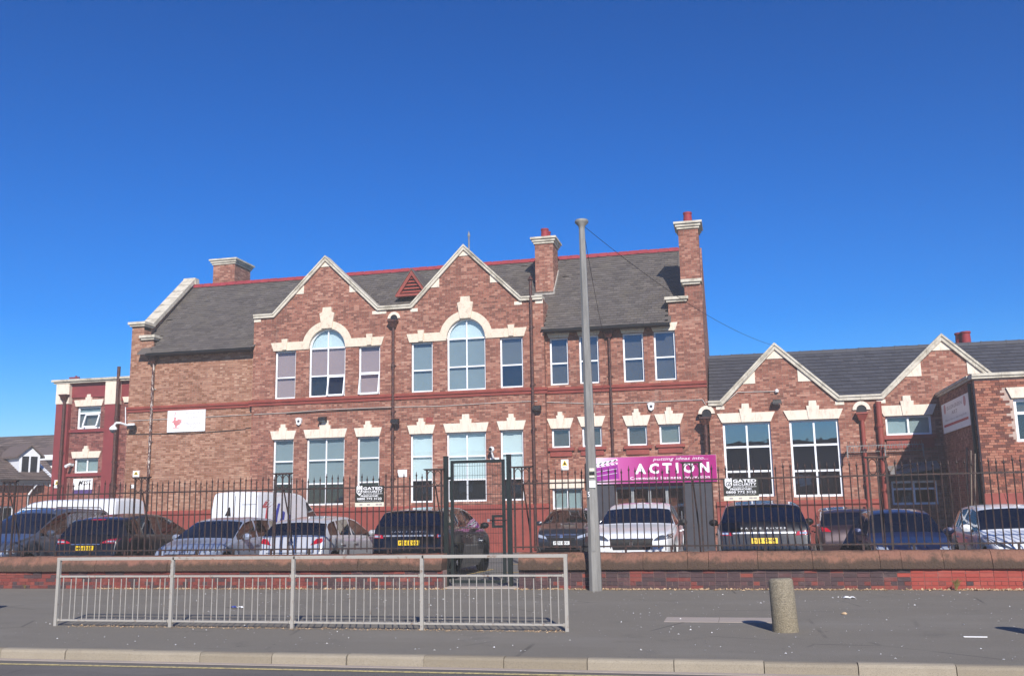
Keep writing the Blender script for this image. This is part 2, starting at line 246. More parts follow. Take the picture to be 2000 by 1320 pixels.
# ------------------------------------------------------------------ mesh helpers
ORG = {}
def link(o, parent=None):
    COL.objects.link(o)
    if parent is not None: o.parent = parent
    return o
def tag(o, label, cat, group=None):
    o['label'] = label; o['category'] = cat
    if group: o['group'] = group
    return o
def thing(name, label, cat, loc=(0, 0, 0), group=None):
    o = bpy.data.objects.new(name, None); COL.objects.link(o); o.location = loc; o.empty_display_size = .2
    ORG[o.name] = Vector(loc); return tag(o, label, cat, group)
class MB:
    """collects faces; build() links them as ONE mesh object"""
    def __init__(s): s.v = []; s.f = []; s.mi = []
    def add(s, vs_, fs, mi=0):
        k = len(s.v); s.v += [tuple(v) for v in vs_]; s.f += [tuple(i+k for i in f) for f in fs]; s.mi += [mi]*len(fs); return s
    def quad(s, a, b, c, d, mi=0): return s.add([a, b, c, d], [(0, 1, 2, 3)], mi)
    def box(s, x0, x1, y0, y1, z0, z1, mi=0):
        x0, x1 = min(x0, x1), max(x0, x1); y0, y1 = min(y0, y1), max(y0, y1); z0, z1 = min(z0, z1), max(z0, z1)
        return s.add([(x0, y0, z0), (x1, y0, z0), (x1, y1, z0), (x0, y1, z0), (x0, y0, z1), (x1, y0, z1), (x1, y1, z1), (x0, y1, z1)],
                     [(0, 3, 2, 1), (4, 5, 6, 7), (0, 1, 5, 4), (1, 2, 6, 5), (2, 3, 7, 6), (3, 0, 4, 7)], mi)
    def bevbox(s, x0, x1, y0, y1, z0, z1, b, mi=0):
        """box with its front (-Y) and top edges chamfered"""
        p = [(y0, z0), (y1, z0), (y1, z1), (y0+b, z1), (y0, z1-b)]
        return s.prism_x(p, x0, x1, mi)
    def prism_y(s, poly, y0, y1, mi=0):          # poly in (x,z), seen from -Y, counter-clockwise
        n = len(poly); vs_ = [(x, y0, z) for x, z in poly] + [(x, y1, z) for x, z in poly]
        a = sum(poly[i][0]*poly[(i+1) % n][1]-poly[(i+1) % n][0]*poly[i][1] for i in range(n))
        fs = [tuple(range(n)), tuple(range(2*n-1, n-1, -1))] + [(i+n, (i+1) % n+n, (i+1) % n, i) for i in range(n)]
        if a < 0: fs = [tuple(reversed(f)) for f in fs]
        return s.add(vs_, fs, mi)
    def prism_x(s, poly, x0, x1, mi=0):          # poly in (y,z)
        n = len(poly); vs_ = [(x0, y, z) for y, z in poly] + [(x1, y, z) for y, z in poly]
        a = sum(poly[i][0]*poly[(i+1) % n][1]-poly[(i+1) % n][0]*poly[i][1] for i in range(n))
        fs = [tuple(range(n-1, -1, -1)), tuple(range(n, 2*n))] + [(i, (i+1) % n, (i+1) % n+n, i+n) for i in range(n)]
        if a < 0: fs = [tuple(reversed(f)) for f in fs]
        return s.add(vs_, fs, mi)
    def prism_z(s, poly, z0, z1, mi=0):
        n = len(poly); vs_ = [(x, y, z0) for x, y in poly] + [(x, y, z1) for x, y in poly]
        a = sum(poly[i][0]*poly[(i+1) % n][1]-poly[(i+1) % n][0]*poly[i][1] for i in range(n))
        fs = [tuple(range(n-1, -1, -1)), tuple(range(n, 2*n))] + [(i, (i+1) % n, (i+1) % n+n, i+n) for i in range(n)]
        if a < 0: fs = [tuple(reversed(f)) for f in fs]
        return s.add(vs_, fs, mi)
    def tube(s, p0, p1, r0, r1=None, n=8, cap=True, mi=0):
        r1 = r0 if r1 is None else r1; p0, p1 = Vector(p0), Vector(p1); d = (p1-p0).normalized()
        a = d.orthogonal().normalized() if abs(d.z) < .999 else Vector((1, 0, 0)); b = d.cross(a)
        vs_ = []
        for p, r in ((p0, r0), (p1, r1)):
            for i in range(n): t = 2*math.pi*(i+.5)/n; vs_.append(p + a*(r*math.cos(t)) + b*(r*math.sin(t)))
        fs = [(i, (i+1) % n, (i+1) % n+n, i+n) for i in range(n)]
        if cap: fs += [tuple(range(n-1, -1, -1)), tuple(range(n, 2*n))]
        return s.add(vs_, fs, mi)
    def path(s, pts, r, n=6, mi=0):
        for a, b in zip(pts, pts[1:]): s.tube(a, b, r, r, n, True, mi)
        return s
    def lathe(s, prof, c=(0, 0, 0), n=16, axis='z', mi=0):      # prof: (radius, height)
        vs_ = []
        for r, hh in prof:
            for i in range(n):
                t = 2*math.pi*i/n; q = (r*math.cos(t), r*math.sin(t), hh)
                if axis == 'y': q = (q[0], q[2], q[1])
                if axis == 'x': q = (q[2], q[0], q[1])
                vs_.append((q[0]+c[0], q[1]+c[1], q[2]+c[2]))
        fs = []
        for k in range(len(prof)-1):
            for i in range(n): fs.append((k*n+i, k*n+(i+1) % n, (k+1)*n+(i+1) % n, (k+1)*n+i))
        if prof[0][0] > 1e-5: fs.append(tuple(range(n-1, -1, -1)))
        if prof[-1][0] > 1e-5: fs.append(tuple(range((len(prof)-1)*n, len(prof)*n)))
        return s.add(vs_, fs, mi)
    def build(s, name, mats, parent=None, smooth=None, org=None, fix=False):
        me = bpy.data.meshes.new(name); o3 = ORG.get(parent.name, Vector()) if parent is not None else (Vector(org) if org else Vector())
        me.from_pydata([(v[0]-o3.x, v[1]-o3.y, v[2]-o3.z) for v in s.v], [], s.f)
        for m in (mats if isinstance(mats, (list, tuple)) else [mats]): me.materials.append(M[m])
        if len(set(s.mi)) > 1: me.polygons.foreach_set('material_index', s.mi)
        if fix:
            bm = bmesh.new(); bm.from_mesh(me); bmesh.ops.recalc_face_normals(bm, faces=bm.faces); bm.to_mesh(me); bm.free()
        me.validate()
        if smooth:
            me.polygons.foreach_set('use_smooth', [True]*len(me.polygons)); me.set_sharp_from_angle(angle=rad(smooth))
        me.update(); o = bpy.data.objects.new(name, me); link(o, parent)
        if parent is None: o.location = o3
        ORG[o.name] = o3; return o
def struct(o): o['kind'] = 'structure'; return o
def stuff(o): o['kind'] = 'stuff'; return o
def single(name, mb, mats, label, cat, org=None, group=None, smooth=None):
    """a thing that is one mesh, its origin at org"""
    return tag(mb.build(name, mats, None, smooth, org), label, cat, group)
def alike(src, parent, loc):
    """another piece with the same mesh; loc is relative to the parent"""
    o = bpy.data.objects.new(src.name.split('.')[0], src.data); link(o, parent); o.location = loc; ORG[o.name] = Vector(ORG[parent.name]); return o

# ------------------------------------------------------------------ lettering (flat print), meshed once up front
TXT = {}
def make_text(words):
    tmp = []
    for key, body, sp, shear, bold in words:
        cu = bpy.data.curves.new('lettering', 'FONT'); cu.body = body; cu.size = 1; cu.space_character = sp; cu.shear = shear; cu.resolution_u = 2; cu.offset = bold; cu.fill_mode = 'FRONT'
        o = bpy.data.objects.new('lettering', cu); COL.objects.link(o); tmp.append((key, o))
    dg = bpy.context.evaluated_depsgraph_get(); dg.update()
    for key, o in tmp:
        me = bpy.data.meshes.new_from_object(o.evaluated_get(dg)); vs_ = [v.co.copy() for v in me.vertices]; fs = [tuple(p.vertices) for p in me.polygons]
        x0 = min(v.x for v in vs_); x1 = max(v.x for v in vs_); y0 = min(v.y for v in vs_); y1 = max(v.y for v in vs_)
        TXT[key] = ([((v.x-x0)/(x1-x0), (v.y-y0)/(y1-y0)) for v in vs_], fs)
        bpy.data.objects.remove(o); bpy.data.meshes.remove(me)
make_text([('gated', 'GATED', 1.05, 0, .03), ('security', 'SECURITY', 1.05, 0, .02), ('hour', '24 HOUR SECURITY', 1.1, 0, .01), ('free', 'FREEPHONE!', 1.0, 0, .02), ('num', '0800 772 3122', 1.05, 0, .02), ('gs', 'GS', .85, 0, .03),
    ('web', 'www.gatedsecurity.co.uk', 1.1, 0, .0), ('ideas', 'putting ideas into...', 1.05, .3, .0), ('action', 'ACTION', 1.55, 0, .04), ('comm', 'Community business Innovation', 1.15, 0, .012),
    ('lfa1', 'Liverpool Film', 1.05, 0, 0), ('lfa2', 'Academy', 1.05, 0, 0), ('lfa3', 'Educational', 1.05, 0, 0), ('lfa4', 'Trust', 1.05, 0, 0), ('myst', 'MYST', 1.0, .25, .01),
    ('p1', 'PE16 KVO', 1.0, 0, .015), ('p2', 'PJ15 OHM', 1.0, 0, .015), ('p3', 'PE70 EYX', 1.0, 0, .015), ('p4', 'MA60 RNE', 1.0, 0, .015), ('rr', 'RANGE ROVER', 1.7, 0, .01), ('five', '5', 1, 0, .01),
    ('side1', 'ELLERGREEN', 1.0, 0, .01), ('side2', 'ART', 1.0, 0, .01), ('side3', 'More than a learning hub', 1.0, 0, .0), ('warn', 'CCTV', 1, 0, .02)])
def text_split(key, x0, x1, z0, z1, Y, mat, parent):
    """the same, each letter its own piece"""
    v, f = TXT[key]; par = list(range(len(v)))
    def root(i):
        while par[i] != i: par[i] = par[par[i]]; i = par[i]
        return i
    for q in f:
        for i in q[1:]: par[root(i)] = root(q[0])
    comp = {}
    for q in f: comp.setdefault(root(q[0]), []).append(q)
    for fs in comp.values():
        ids = sorted(set(i for q in fs for i in q)); m_ = {i: k for k, i in enumerate(ids)}; mb = MB(); mb.add([(x0+(x1-x0)*v[i][0], Y, z0+(z1-z0)*v[i][1]) for i in ids], [tuple(m_[i] for i in q) for q in fs]); mb.build('letter', mat, parent)
def text_y(key, x0, x1, z0, z1, Y, mat, parent, name='lettering', back=False):
    """lettering on a plane that faces -Y (or +Y when back)"""
    v, f = TXT[key]; mb = MB(); mb.add([(x0+(x1-x0)*a, Y, z0+(z1-z0)*b) for a, b in v], f); return mb.build(name, mat, parent)

# ------------------------------------------------------------------ building pieces
def wall(parent, brks, Y, openings, mat, name='wall', thick=.35, z0=0.):
    """brick wall facing -Y; brks = [(X, ztop)...]; openings = [(X0,X1,z0,z1)] get real reveals"""
    mb = MB(); xs = sorted(set([b[0] for b in brks] + [o[i] for o in openings for i in (0, 1)])); xs = [x for x in xs if brks[0][0]-1e-6 <= x <= brks[-1][0]+1e-6]
    def top(x, side):
        for (xa, za), (xb, zb) in zip(brks, brks[1:]):
            if xb-xa < 1e-6: continue
            if xa-1e-6 <= x <= xb+1e-6:
                if side > 0 and abs(x-xb) < 1e-6 and xb != brks[-1][0]: continue
                return za+(zb-za)*(x-xa)/(xb-xa)
        return brks[-1][1]
    Yb = Y+thick
    for xa, xb in zip(xs, xs[1:]):
        if xb-xa < 1e-5: continue
        xm = (xa+xb)/2; zm = top(xm, 0); sl = (top(xm+1e-3, 0)-top(xm-1e-3, 0))/2e-3
        za, zb = zm-sl*(xm-xa), zm+sl*(xb-xm)
        ops = sorted([o for o in openings if o[0] <= xm <= o[1]], key=lambda o: o[2]); lo = z0
        for o in ops:
            if o[2]-lo > 1e-4: mb.quad((xa, Y, lo), (xb, Y, lo), (xb, Y, o[2]), (xa, Y, o[2]))
            lo = o[3]
        mb.quad((xa, Y, lo), (xb, Y, lo), (xb, Y, zb), (xa, Y, za)); mb.quad((xb, Yb, z0), (xa, Yb, z0), (xa, Yb, za), (xb, Yb, zb)); mb.quad((xa, Y, za), (xb, Y, zb), (xb, Yb, zb), (xa, Yb, za))
    for o in openings:
        a, b, c, d = o[:4]; fl = o[4] if len(o) > 4 else 'bt'
        mb.quad((a, Y, c), (a, Yb, c), (a, Yb, d), (a, Y, d)); mb.quad((b, Yb, c), (b, Y, c), (b, Y, d), (b, Yb, d))
        if 't' in fl: mb.quad((a, Y, d), (a, Yb, d), (b, Yb, d), (b, Y, d))
        if 'b' in fl: mb.quad((a, Y, c), (b, Y, c), (b, Yb, c), (a, Yb, c))
    for (x, z) in (brks[0], brks[-1]): mb.quad((x, Y, z0), (x, Yb, z0), (x, Yb, z), (x, Y, z))
    return mb.build(name, mat, parent)

def window(parent, X0, X1, z0, z1, Y, ncol=1, rows=(), blinds=('blind_grey',), fw=.06, inset=.1, glassm='pane_glass', arch=False, open_row=None, open_cols=(0,), room=.22, frame='upvc'):
    """white framed window: frame, each pane, the blind or dark room behind; rows = transom heights from the top down"""
    Yf = Y+inset; mb = MB(); zs = [z1] + sorted(rows, reverse=True) + [z0]; xs = [X0+(X1-X0)*i/ncol for i in range(ncol+1)]
    r = (X1-X0)/2; xc = (X0+X1)/2
    ztop = z1
    if arch: zs_sp = zs[1]; ztop = zs_sp     # the first transom is the springing line
    mb.box(X0, X0+fw, Yf, Yf+.07, z0, ztop); mb.box(X1-fw, X1, Yf, Yf+.07, z0, ztop); mb.box(X0+fw, X1-fw, Yf, Yf+.07, z0, z0+fw)
    if not arch: mb.box(X0+fw, X1-fw, Yf, Yf+.07, z1-fw, z1)
    else:
        N = 20
        for i in range(N):
            t0, t1 = math.pi*i/N, math.pi*(i+1)/N
            mb.prism_y([(xc+r*math.cos(t0), ztop+r*math.sin(t0)), (xc+r*math.cos(t1), ztop+r*math.sin(t1)), (xc+(r-fw)*math.cos(t1), ztop+(r-fw)*math.sin(t1)), (xc+(r-fw)*math.cos(t0), ztop+(r-fw)*math.sin(t0))], Yf, Yf+.07)
    for z in zs[1:-1]: mb.box(X0+fw, X1-fw, Yf+.004, Yf+.066, z-fw*.45, z+fw*.45)
    for x in xs[1:-1]:
        for za, zb in zip(zs[1:], zs): mb.box(x-fw*.42, x+fw*.42, Yf+.006, Yf+.064, za+(fw*.45), (zb-fw*.45) if not (arch and zb == zs[0]) else ztop+r-fw*.9)
    w = mb.build('window', frame, parent)
    for k, (za, zb) in enumerate(zip(zs[1:], zs)):
        for c in range(ncol):
            a, b = xs[c]+fw*.4, xs[c+1]-fw*.4; g = MB(); e = random.uniform(-.0025, .0025)
            if arch and k == 0:
                N = 10; t0, t1 = (math.pi/2, math.pi) if (c == 0 and ncol == 2) else (0, math.pi/2)
                if ncol == 1: t0, t1 = 0, math.pi
                ring = [(xc+(r-fw*.6)*math.cos(t0+(t1-t0)*i/N), Yf+.035, ztop+(r-fw*.6)*math.sin(t0+(t1-t0)*i/N)) for i in range(N+1)]
                g.add([(xc, Yf+.035, ztop)]+ring, [(0,)+tuple(range(1, N+2))]); g.build('pane', glassm, w)
                continue
            opened = open_row == k and c in open_cols
            if opened:      # top-hung casement pushed out at the bottom
                o_ = .16; zt_, zb_ = zb-fw*.5, za+fw*.3
                def pt(x, z, dy=0.): return (x, Yf+.0-dy - o_*(zt_-z)/(zt_-zb_), z)
                cf = MB()
                for (p, q, s_, t_) in ((a, b, zt_, zt_-.05), (a, b, zb_+.05, zb_), (a, a+.05, zt_-.05, zb_+.05), (b-.05, b, zt_-.05, zb_+.05)):
                    vs_ = [pt(p, s_), pt(q, s_), pt(q, t_), pt(p, t_)]; vb = [pt(p, s_, .04), pt(q, s_, .04), pt(q, t_, .04), pt(p, t_, .04)]
                    cf.add(vb+vs_, [(3, 2, 1, 0), (4, 5, 6, 7), (0, 1, 5, 4), (1, 2, 6, 5), (2, 3, 7, 6), (3, 0, 4, 7)])
                cf.build('casement', frame, w); g.quad(pt(a+.05, zb_+.05, .02), pt(b-.05, zb_+.05, .02), pt(b-.05, zt_-.05, .02), pt(a+.05, zt_-.05, .02)); g.build('pane', glassm, w)
            else:
                g.quad((a, Yf+.035+e, za), (b, Yf+.035-e, za), (b, Yf+.035-e, zb), (a, Yf+.035+e, zb)); g.build('pane', glassm, w)
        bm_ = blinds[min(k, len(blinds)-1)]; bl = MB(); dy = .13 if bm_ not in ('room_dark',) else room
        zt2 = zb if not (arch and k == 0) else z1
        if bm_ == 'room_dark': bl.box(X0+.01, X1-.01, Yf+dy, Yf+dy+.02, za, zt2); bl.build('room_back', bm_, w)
        else: bl.box(X0+.01, X1-.01, Yf+dy, Yf+dy+.004, za, zt2); bl.build('blind', bm_, w)
    return w

def lintel(parent, X0, X1, z0, z1, Y, flare=.12, key=.16, keyh=.22, proud=.05, mat='cream', keytop=True):
    """flat cream head with splayed ends and a stepped keystone"""
    mb = MB(); kx = (X0+X1)/2
    mb.prism_y([(X0, z0), (X1, z0), (X1+flare, z1), (X0-flare, z1)], Y-proud, Y+.06); l = mb.build('lintel', mat, parent)
    k = MB(); k.prism_y([(kx-key*.75, z0+.0), (kx+key*.75, z0), (kx+key, z1+keyh*.45), (kx+key*.62, z1+keyh*.45), (kx+key*.56, z1+keyh), (kx-key*.56, z1+keyh), (kx-key*.62, z1+keyh*.45), (kx-key, z1+keyh*.45)], Y-proud-.03, Y+.06)
    k.build('keystone', mat, l); return l

def coping_run(parent, pts, Y, t=.13, proud=.1, back=.42, step=.8, mat='coping_stone'):
    """separate coping stones along a gable line; pts are the top edge in (X,z)"""
    n = len(pts)
    def off(i):
        # offset of the underside at a vertex: mitre of its two segments
        ds = []
        if i > 0: ds.append((pts[i][0]-pts[i-1][0], pts[i][1]-pts[i-1][1]))
        if i < n-1: ds.append((pts[i+1][0]-pts[i][0], pts[i+1][1]-pts[i][1]))
        ns = [Vector((d[1], -d[0])).normalized() for d in ds]; m = sum(ns, Vector((0, 0))).normalized(); return m*(t/max(.35, m.dot(ns[0])))
    offs = [off(i) for i in range(n)]
    for i in range(n-1):
        A, B = Vector(pts[i]), Vector(pts[i+1]); a2, b2 = A+offs[i], B+offs[i+1]; L = (B-A).length; k = max(1, round(L/step))
        for j in range(k):
            f0, f1 = j/k+.003/L, (j+1)/k-.003/L; dy = random.uniform(-.006, .006)
            mb = MB(); p = [A.lerp(B, f0), A.lerp(B, f1), a2.lerp(b2, f1), a2.lerp(b2, f0)]
            q = [A.lerp(B, f0)*.0 + p[0]*.62+p[3]*.38, p[1]*.62+p[2]*.38]
            mb.prism_y([(q[0].x, q[0].y), (q[1].x, q[1].y), (p[1].x, p[1].y), (p[0].x, p[0].y)], Y-proud-.035+dy, Y+back); mb.prism_y([(p[3].x, p[3].y), (p[2].x, p[2].y), (q[1].x, q[1].y), (q[0].x, q[0].y)], Y-proud+dy, Y+back-.004)
            mb.build('coping', mat, parent)

def slates(parent, X0, X1, Ye, ze, Yr, zr, w=.26, gauge=.17, th=.012, mat='slate', name='slates', jit=.012, miss=0., clip=None):
    """courses of separate slates from the eave up to the ridge, joined because there are thousands"""
    L = math.hypot(Yr-Ye, zr-ze); dy, dz = (Yr-Ye)/L, (zr-ze)/L; ny, nz = -dz, dy; mb = MB(); n = int(L/gauge)+1; hx = abs(dy)
    for r in range(n):
        s0 = r*gauge - .02; s1 = min(L, s0+gauge*1.25); x = X0 - (w/2 if r % 2 else 0)
        while x < X1:
            a, b = max(x, X0)+.004, min(x+w, X1)-.004; x += w
            if b-a < .03: continue
            if clip and clip((a+b)/2, s0): continue
            if random.random() < miss: continue
            j = random.uniform(-jit, jit); l0 = th*1.9+random.uniform(0, .006); l1 = .004
            def P(xx, s, l): return (xx, Ye+dy*s+ny*l, ze+dz*s+nz*l)
            tl = random.uniform(-.004, .004)
            mb.add([P(a, s0+j, l0), P(b, s0+j+tl, l0), P(b, s1, l1), P(a, s1, l1), P(a, s0+j, l0-th), P(b, s0+j+tl, l0-th)], [(0, 1, 2, 3), (4, 5, 1, 0), (4, 0, 3), (5, 2, 1)])
    return stuff(mb.build(name, mat, parent))

def ridge_tiles(parent, X0, X1, Y, z, r=.11, ln=.42, mat='ridge_red', crest=True):
    n = max(1, round((X1-X0)/ln)); ln = (X1-X0)/n; mb = MB(); o = ORG[parent.name]
    prof = [(Y-r*1.3, z-r*1.0), (Y-r*.8, z-.02), (Y-.02, z+.045), (Y+.02, z+.045), (Y+r*.8, z-.02), (Y+r*1.3, z-r*1.0)]
    mb.prism_x(prof, X0+.004, X0+ln-.004)
    if crest: mb.box(X0+.03, X0+ln-.03, Y-.018, Y+.018, z+.04, z+.075)
    mb.prism_x([(p[0]+(.012 if p[0] > Y else -.012), p[1]+.012) for p in prof], X0-.02, X0+.03)
    a = mb.build('ridge_tile', mat, parent)
    for i in range(1, n): alike(a, parent, (i*ln, 0, random.uniform(-.006, .006)))

def downpipe(parent, X, Y, zt, zb, r=.05, hopper=True, mat='pipe_brown', cols=()):
    mb = MB(); mb.tube((X, Y-r-.03, zb), (X, Y-r-.03, zt-(.25 if hopper else 0)), r, r, 10)
    p = mb.build('downpipe', mat, parent, 40)
    if hopper:
        hb = MB(); hb.add([(X-.1, Y-.16, zt-.28), (X+.1, Y-.16, zt-.28), (X+.1, Y-.01, zt-.28), (X-.1, Y-.01, zt-.28), (X-.19, Y-.27, zt-.04), (X+.19, Y-.27, zt-.04), (X+.19, Y-.01, zt-.04), (X-.19, Y-.01, zt-.04)], [(0, 3, 2, 1), (4, 5, 6, 7), (0, 1, 5, 4), (1, 2, 6, 5), (2, 3, 7, 6), (3, 0, 4, 7)])
        hb.box(X-.2, X+.2, Y-.285, Y-.012, zt-.06, zt); hb.build('hopper', mat if mat != 'pipe_flaking' else 'pipe_brown', p)
    for z in cols:
        c = MB(); c.tube((X, Y-r-.03, z-.05), (X, Y-r-.03, z+.05), r*1.32, r*1.32, 10); c.box(X-.11, X+.11, Y-.03, Y-.004, z-.02, z+.02); c.build('collar', mat, p)
    return p
def vent_arch(parent, X, z, Y, r=.15):
    """cream arched overflow opening above a hopper"""
    mb = MB(); N = 10
    for i in range(N):
        t0, t1 = math.pi*i/N, math.pi*(i+1)/N; R = r*1.75
        mb.prism_y([(X+R*math.cos(t0), z+R*math.sin(t0)), (X+R*math.cos(t1), z+R*math.sin(t1)), (X+r*math.cos(t1), z+r*math.sin(t1)), (X+r*math.cos(t0), z+r*math.sin(t0))], Y-.05, Y+.02)
    a = mb.build('overflow_arch', 'cream', parent); d = MB(); d.prism_y([(X+r*math.cos(math.pi*i/N), z+r*math.sin(math.pi*i/N)) for i in range(N+1)]+[(X-r, z-.12), (X+r, z-.12)], Y-.015, Y+.02); d.build('overflow_opening', 'black_paint', a)
def chimney(parent, x0, x1, y0, y1, z0, z1, mat='brick_main', pot=True, pots=1):
    mb = MB(); mb.box(x0, x1, y0, y1, z0, z1); c = mb.build('chimney', mat, parent); k = MB()
    for i, (o_, za, zb) in enumerate(((.05, -.02, .07), (.1, .07, .17), (.16, .17, .25))): k.box(x0-o_, x1+o_, y0-o_, y1+o_, z1+za, z1+zb)
    k.build('chimney_cap', 'coping_stone', c); xm, ym = (x0+x1)/2, (y0+y1)/2
    for i in range(pots if pot else 0):
        p = MB(); p.lathe([(.19, z1+.28), (.17, z1+.34), (.15, z1+.6), (.17, z1+.62), (.17, z1+.68), (.13, z1+.68), (.13, z1+.5), (0, z1+.5)], (xm+.0, ym-.25+.45*i, 0), 14); p.build('chimney_pot', 'pot_red', c, 40)
    return c

# ================================================================== the setting
g = MB(); g.quad((-140, -110, -.16), (140, -110, -.16), (140, 210, -.16), (-140, 210, -.16)); struct(g.build('ground', 'earth'))
g = MB(); g.box(-80, 80, -1.5, 10.41, -.155, -.11); struct(g.build('road', 'road'))
g = MB(); g.box(-80, 80, 10.66, 19.34, -.15, 0); struct(g.build('pavement', 'pavement'))
g = MB(); g.box(-80, 80, -12, -1.63, -.15, 0); struct(g.build('far_pavement', 'pavement'))
g = MB(); g.box(-60, 40, 19.34, 60, -.15, .004); struct(g.build('car_park', 'car_park'))
# kerb: separate stones, joints where the photograph shows them
kerb = bpy.data.objects.new('kerb', None); COL.objects.link(kerb); kerb.location = (0, 10.53, 0); struct(kerb); ORG[kerb.name] = Vector(kerb.location)
KY0, KX0, KL = 10.53, -8.994, .914
kb = MB(); kb.prism_x([(KY0, -.15), (KY0+.13, -.15), (KY0+.13, .006), (KY0+.045, .006), (KY0+.018, -.006), (KY0+.004, -.03)], KX0+.004, KX0+KL-.005)
k0 = kb.build('kerb_stone', 'kerb', kerb)
for i in range(-14, 30):
    if i: k = alike(k0, kerb, (i*KL, random.uniform(-.004, .004), random.uniform(-.005, .005))); k.rotation_euler.z = random.uniform(-.002, .002)
g = MB(); g.box(-80, 80, 10.415, 10.525, -.15, -.104); struct(g.build('gutter', 'slab'))
ya, yb = PZ(0, 1293, -.1), PZ(1390, 1318, -.1)
def lane(xa, xb, n=60):
    mb = MB(); sl = (yb.y-ya.y)/(yb.x-ya.x)
    for i in range(n):
        x0, x1 = xa+(xb-xa)*i/n, xa+(xb-xa)*(i+1)/n; c0, c1 = ya.y+sl*(x0-ya.x)*.4, ya.y+sl*(x1-ya.x)*.4
        mb.quad((x0, c0-.085, -.1055), (x1, c1-.085, -.1055), (x1, c1+.0, -.1055), (x0, c0+.0, -.1055))
    return mb
struct(lane(-30, 20).build('yellow_edge_line', 'yellow_line'))
# a flush strip of concrete slabs in the pavement
st = bpy.data.objects.new('slab_strip', None); COL.objects.link(st); a, b = PZ(1300, 1208), PZ(1512, 1210); st.location = a; struct(st); ORG[st.name] = Vector(a)
for i in range(2):
    x0 = a.x+(b.x-a.x)*i/2; mb = MB(); mb.box(x0+.004, x0+(b.x-a.x)/2-.004, a.y-.36, a.y+.2, -.05, .005+.001*i); mb.build('slab', 'slab', st)
# painted bay lines of the car park
for i, (xa, xb, y0, y1) in enumerate(((-6.9, -6.8, 20.2, 25.5), (-4.2, -4.1, 23.2, 28), (-1.9, -1.8, 21, 26), (1.9, 2.0, 20.3, 25.4), (-9.6, -9.5, 20.3, 25.5))):
    g = MB(); g.quad((xa, y0, .009), (xb, y0, .009), (xb+.3, y1, .009), (xa+.3, y1, .009)); struct(g.build('bay_line', 'bay_line'))
g = MB(); g.quad((-5.9, 24.0, .010), (-3.2, 25.3, .010), (-3.2, 25.45, .010), (-5.9, 24.15, .010)); struct(g.build('bay_line', 'bay_line'))
g = MB(); g.quad((-6.6, 27.6, .010), (-2.0, 27.6, .010), (-2.0, 27.75, .010), (-6.6, 27.75, .010)); struct(g.build('bay_line', 'bay_line'))

# ================================================================== main school building
FY = 35.27; WY = FY+.3
school = thing('school_building', 'two-storey red brick school with twin gables, slate roof and tall chimneys', 'building', (-13, FY, 0))
XL, XB0, XB1, XR = XY_(250, 800, WY), XY_(500, 700, FY), XY_(1058, 700, FY), XY_(1379, 763, WY)
ops_b = []; wins = []
def W(x0, x1, yt, yb, Y, lst, **kw):
    r = rect(x0, x1, yt, yb, Y); lst.append(r); rows = [ZY_((x0+x1)/2, y, Y) for y in kw.pop('rows', ())]
    wins.append((r, Y, dict(kw, rows=rows))); return r
def WA(x0, x1, ysp, yb, Y, lst, rows, **kw):
    a, b, z0, zs = rect(x0, x1, ysp, yb, Y); r = (b-a)/2; xc = (a+b)/2; lst.append((a, b, z0, zs, 'b')); K = 7
    for k in range(K):
        za, zb = zs+r*k/K, zs+r*(k+1)/K; hw = math.sqrt(max(0, r*r-(r*k/K)**2)); lst.append((xc-hw, xc+hw, za, zb, ''))
    wins.append(((a, b, z0, zs+r), Y, dict(kw, rows=[zs]+[ZY_((x0+x1)/2, y, Y) for y in rows], arch=True))); return a, b, z0, zs, r
mv, bl, wh, gy, dk = 'blind_mauve', 'blind_blue', 'blind_white', 'blind_grey', 'room_dark'
# upper floor, gable by gable
u1 = W(536.5, 577, 685, 778.4, FY, ops_b, rows=[737], blinds=[mv]); u2 = WA(603, 674, 679, 774, FY, ops_b, [733], ncol=2, blinds=[wh, mv, dk], open_row=2, open_cols=(1,)); u3 = W(700, 742, 674, 770, FY, ops_b, rows=[727], blinds=[mv], open_row=1)
u4 = W(803, 845, 668, 765.4, FY, ops_b, rows=[722.5], blinds=[bl], glassm='pane_glass'); u5 = WA(873, 948.4, 660, 761.6, FY, ops_b, [715], ncol=2, blinds=[wh, bl, bl]); u6 = W(976.5, 1021.5, 658, 756.4, FY, ops_b, rows=[712], blinds=[bl, dk], glassm='pane_glass_dark')
# ground floor
g1 = W(532, 572, 858, 984, FY, ops_b, rows=[901, 944], blinds=[bl, bl, dk]); g2 = W(597.6, 672, 854.6, 986, FY, ops_b, rows=[898, 944], ncol=2, blinds=[bl, bl, dk]); g3 = W(697, 740.4, 852, 983, FY, ops_b, rows=[894, 941], blinds=[bl, bl, dk])
g4 = W(801.5, 845, 847, 981, FY, ops_b, rows=[891, 937], blinds=[wh, wh, dk]); g5 = W(872.6, 950, 843.4, 979, FY, ops_b, rows=[890.5, 936], ncol=2, blinds=[wh, wh, dk]); g6 = W(978, 1023, 839, 977, FY, ops_b, rows=[885, 934], blinds=[wh, wh, dk])
def px(pts, Y): return [(PY(x, y, Y).x, PY(x, y, Y).z) for x, y in pts]
cop = px([(497, 617), (534, 614), (637, 500), (741, 599), (802, 596), (906, 478), (1019, 578), (1060, 576)], FY)
# level the flat pieces and make each gable symmetrical
zl, za_ = sum(c[1] for c in (cop[0], cop[1], cop[3], cop[4], cop[6], cop[7]))/6, (cop[2][1]+cop[5][1])/2
cop = [(x, za_ if i in (2, 5) else zl) for i, (x, z) in enumerate(cop)]
XB0, XB1 = cop[0][0], cop[-1][0]
wall(school, [(x, z-.1) for x, z in cop], FY, ops_b, 'brick_main')
for i, (r, Y, kw) in enumerate(wins): window(school, *r, Y, **kw)
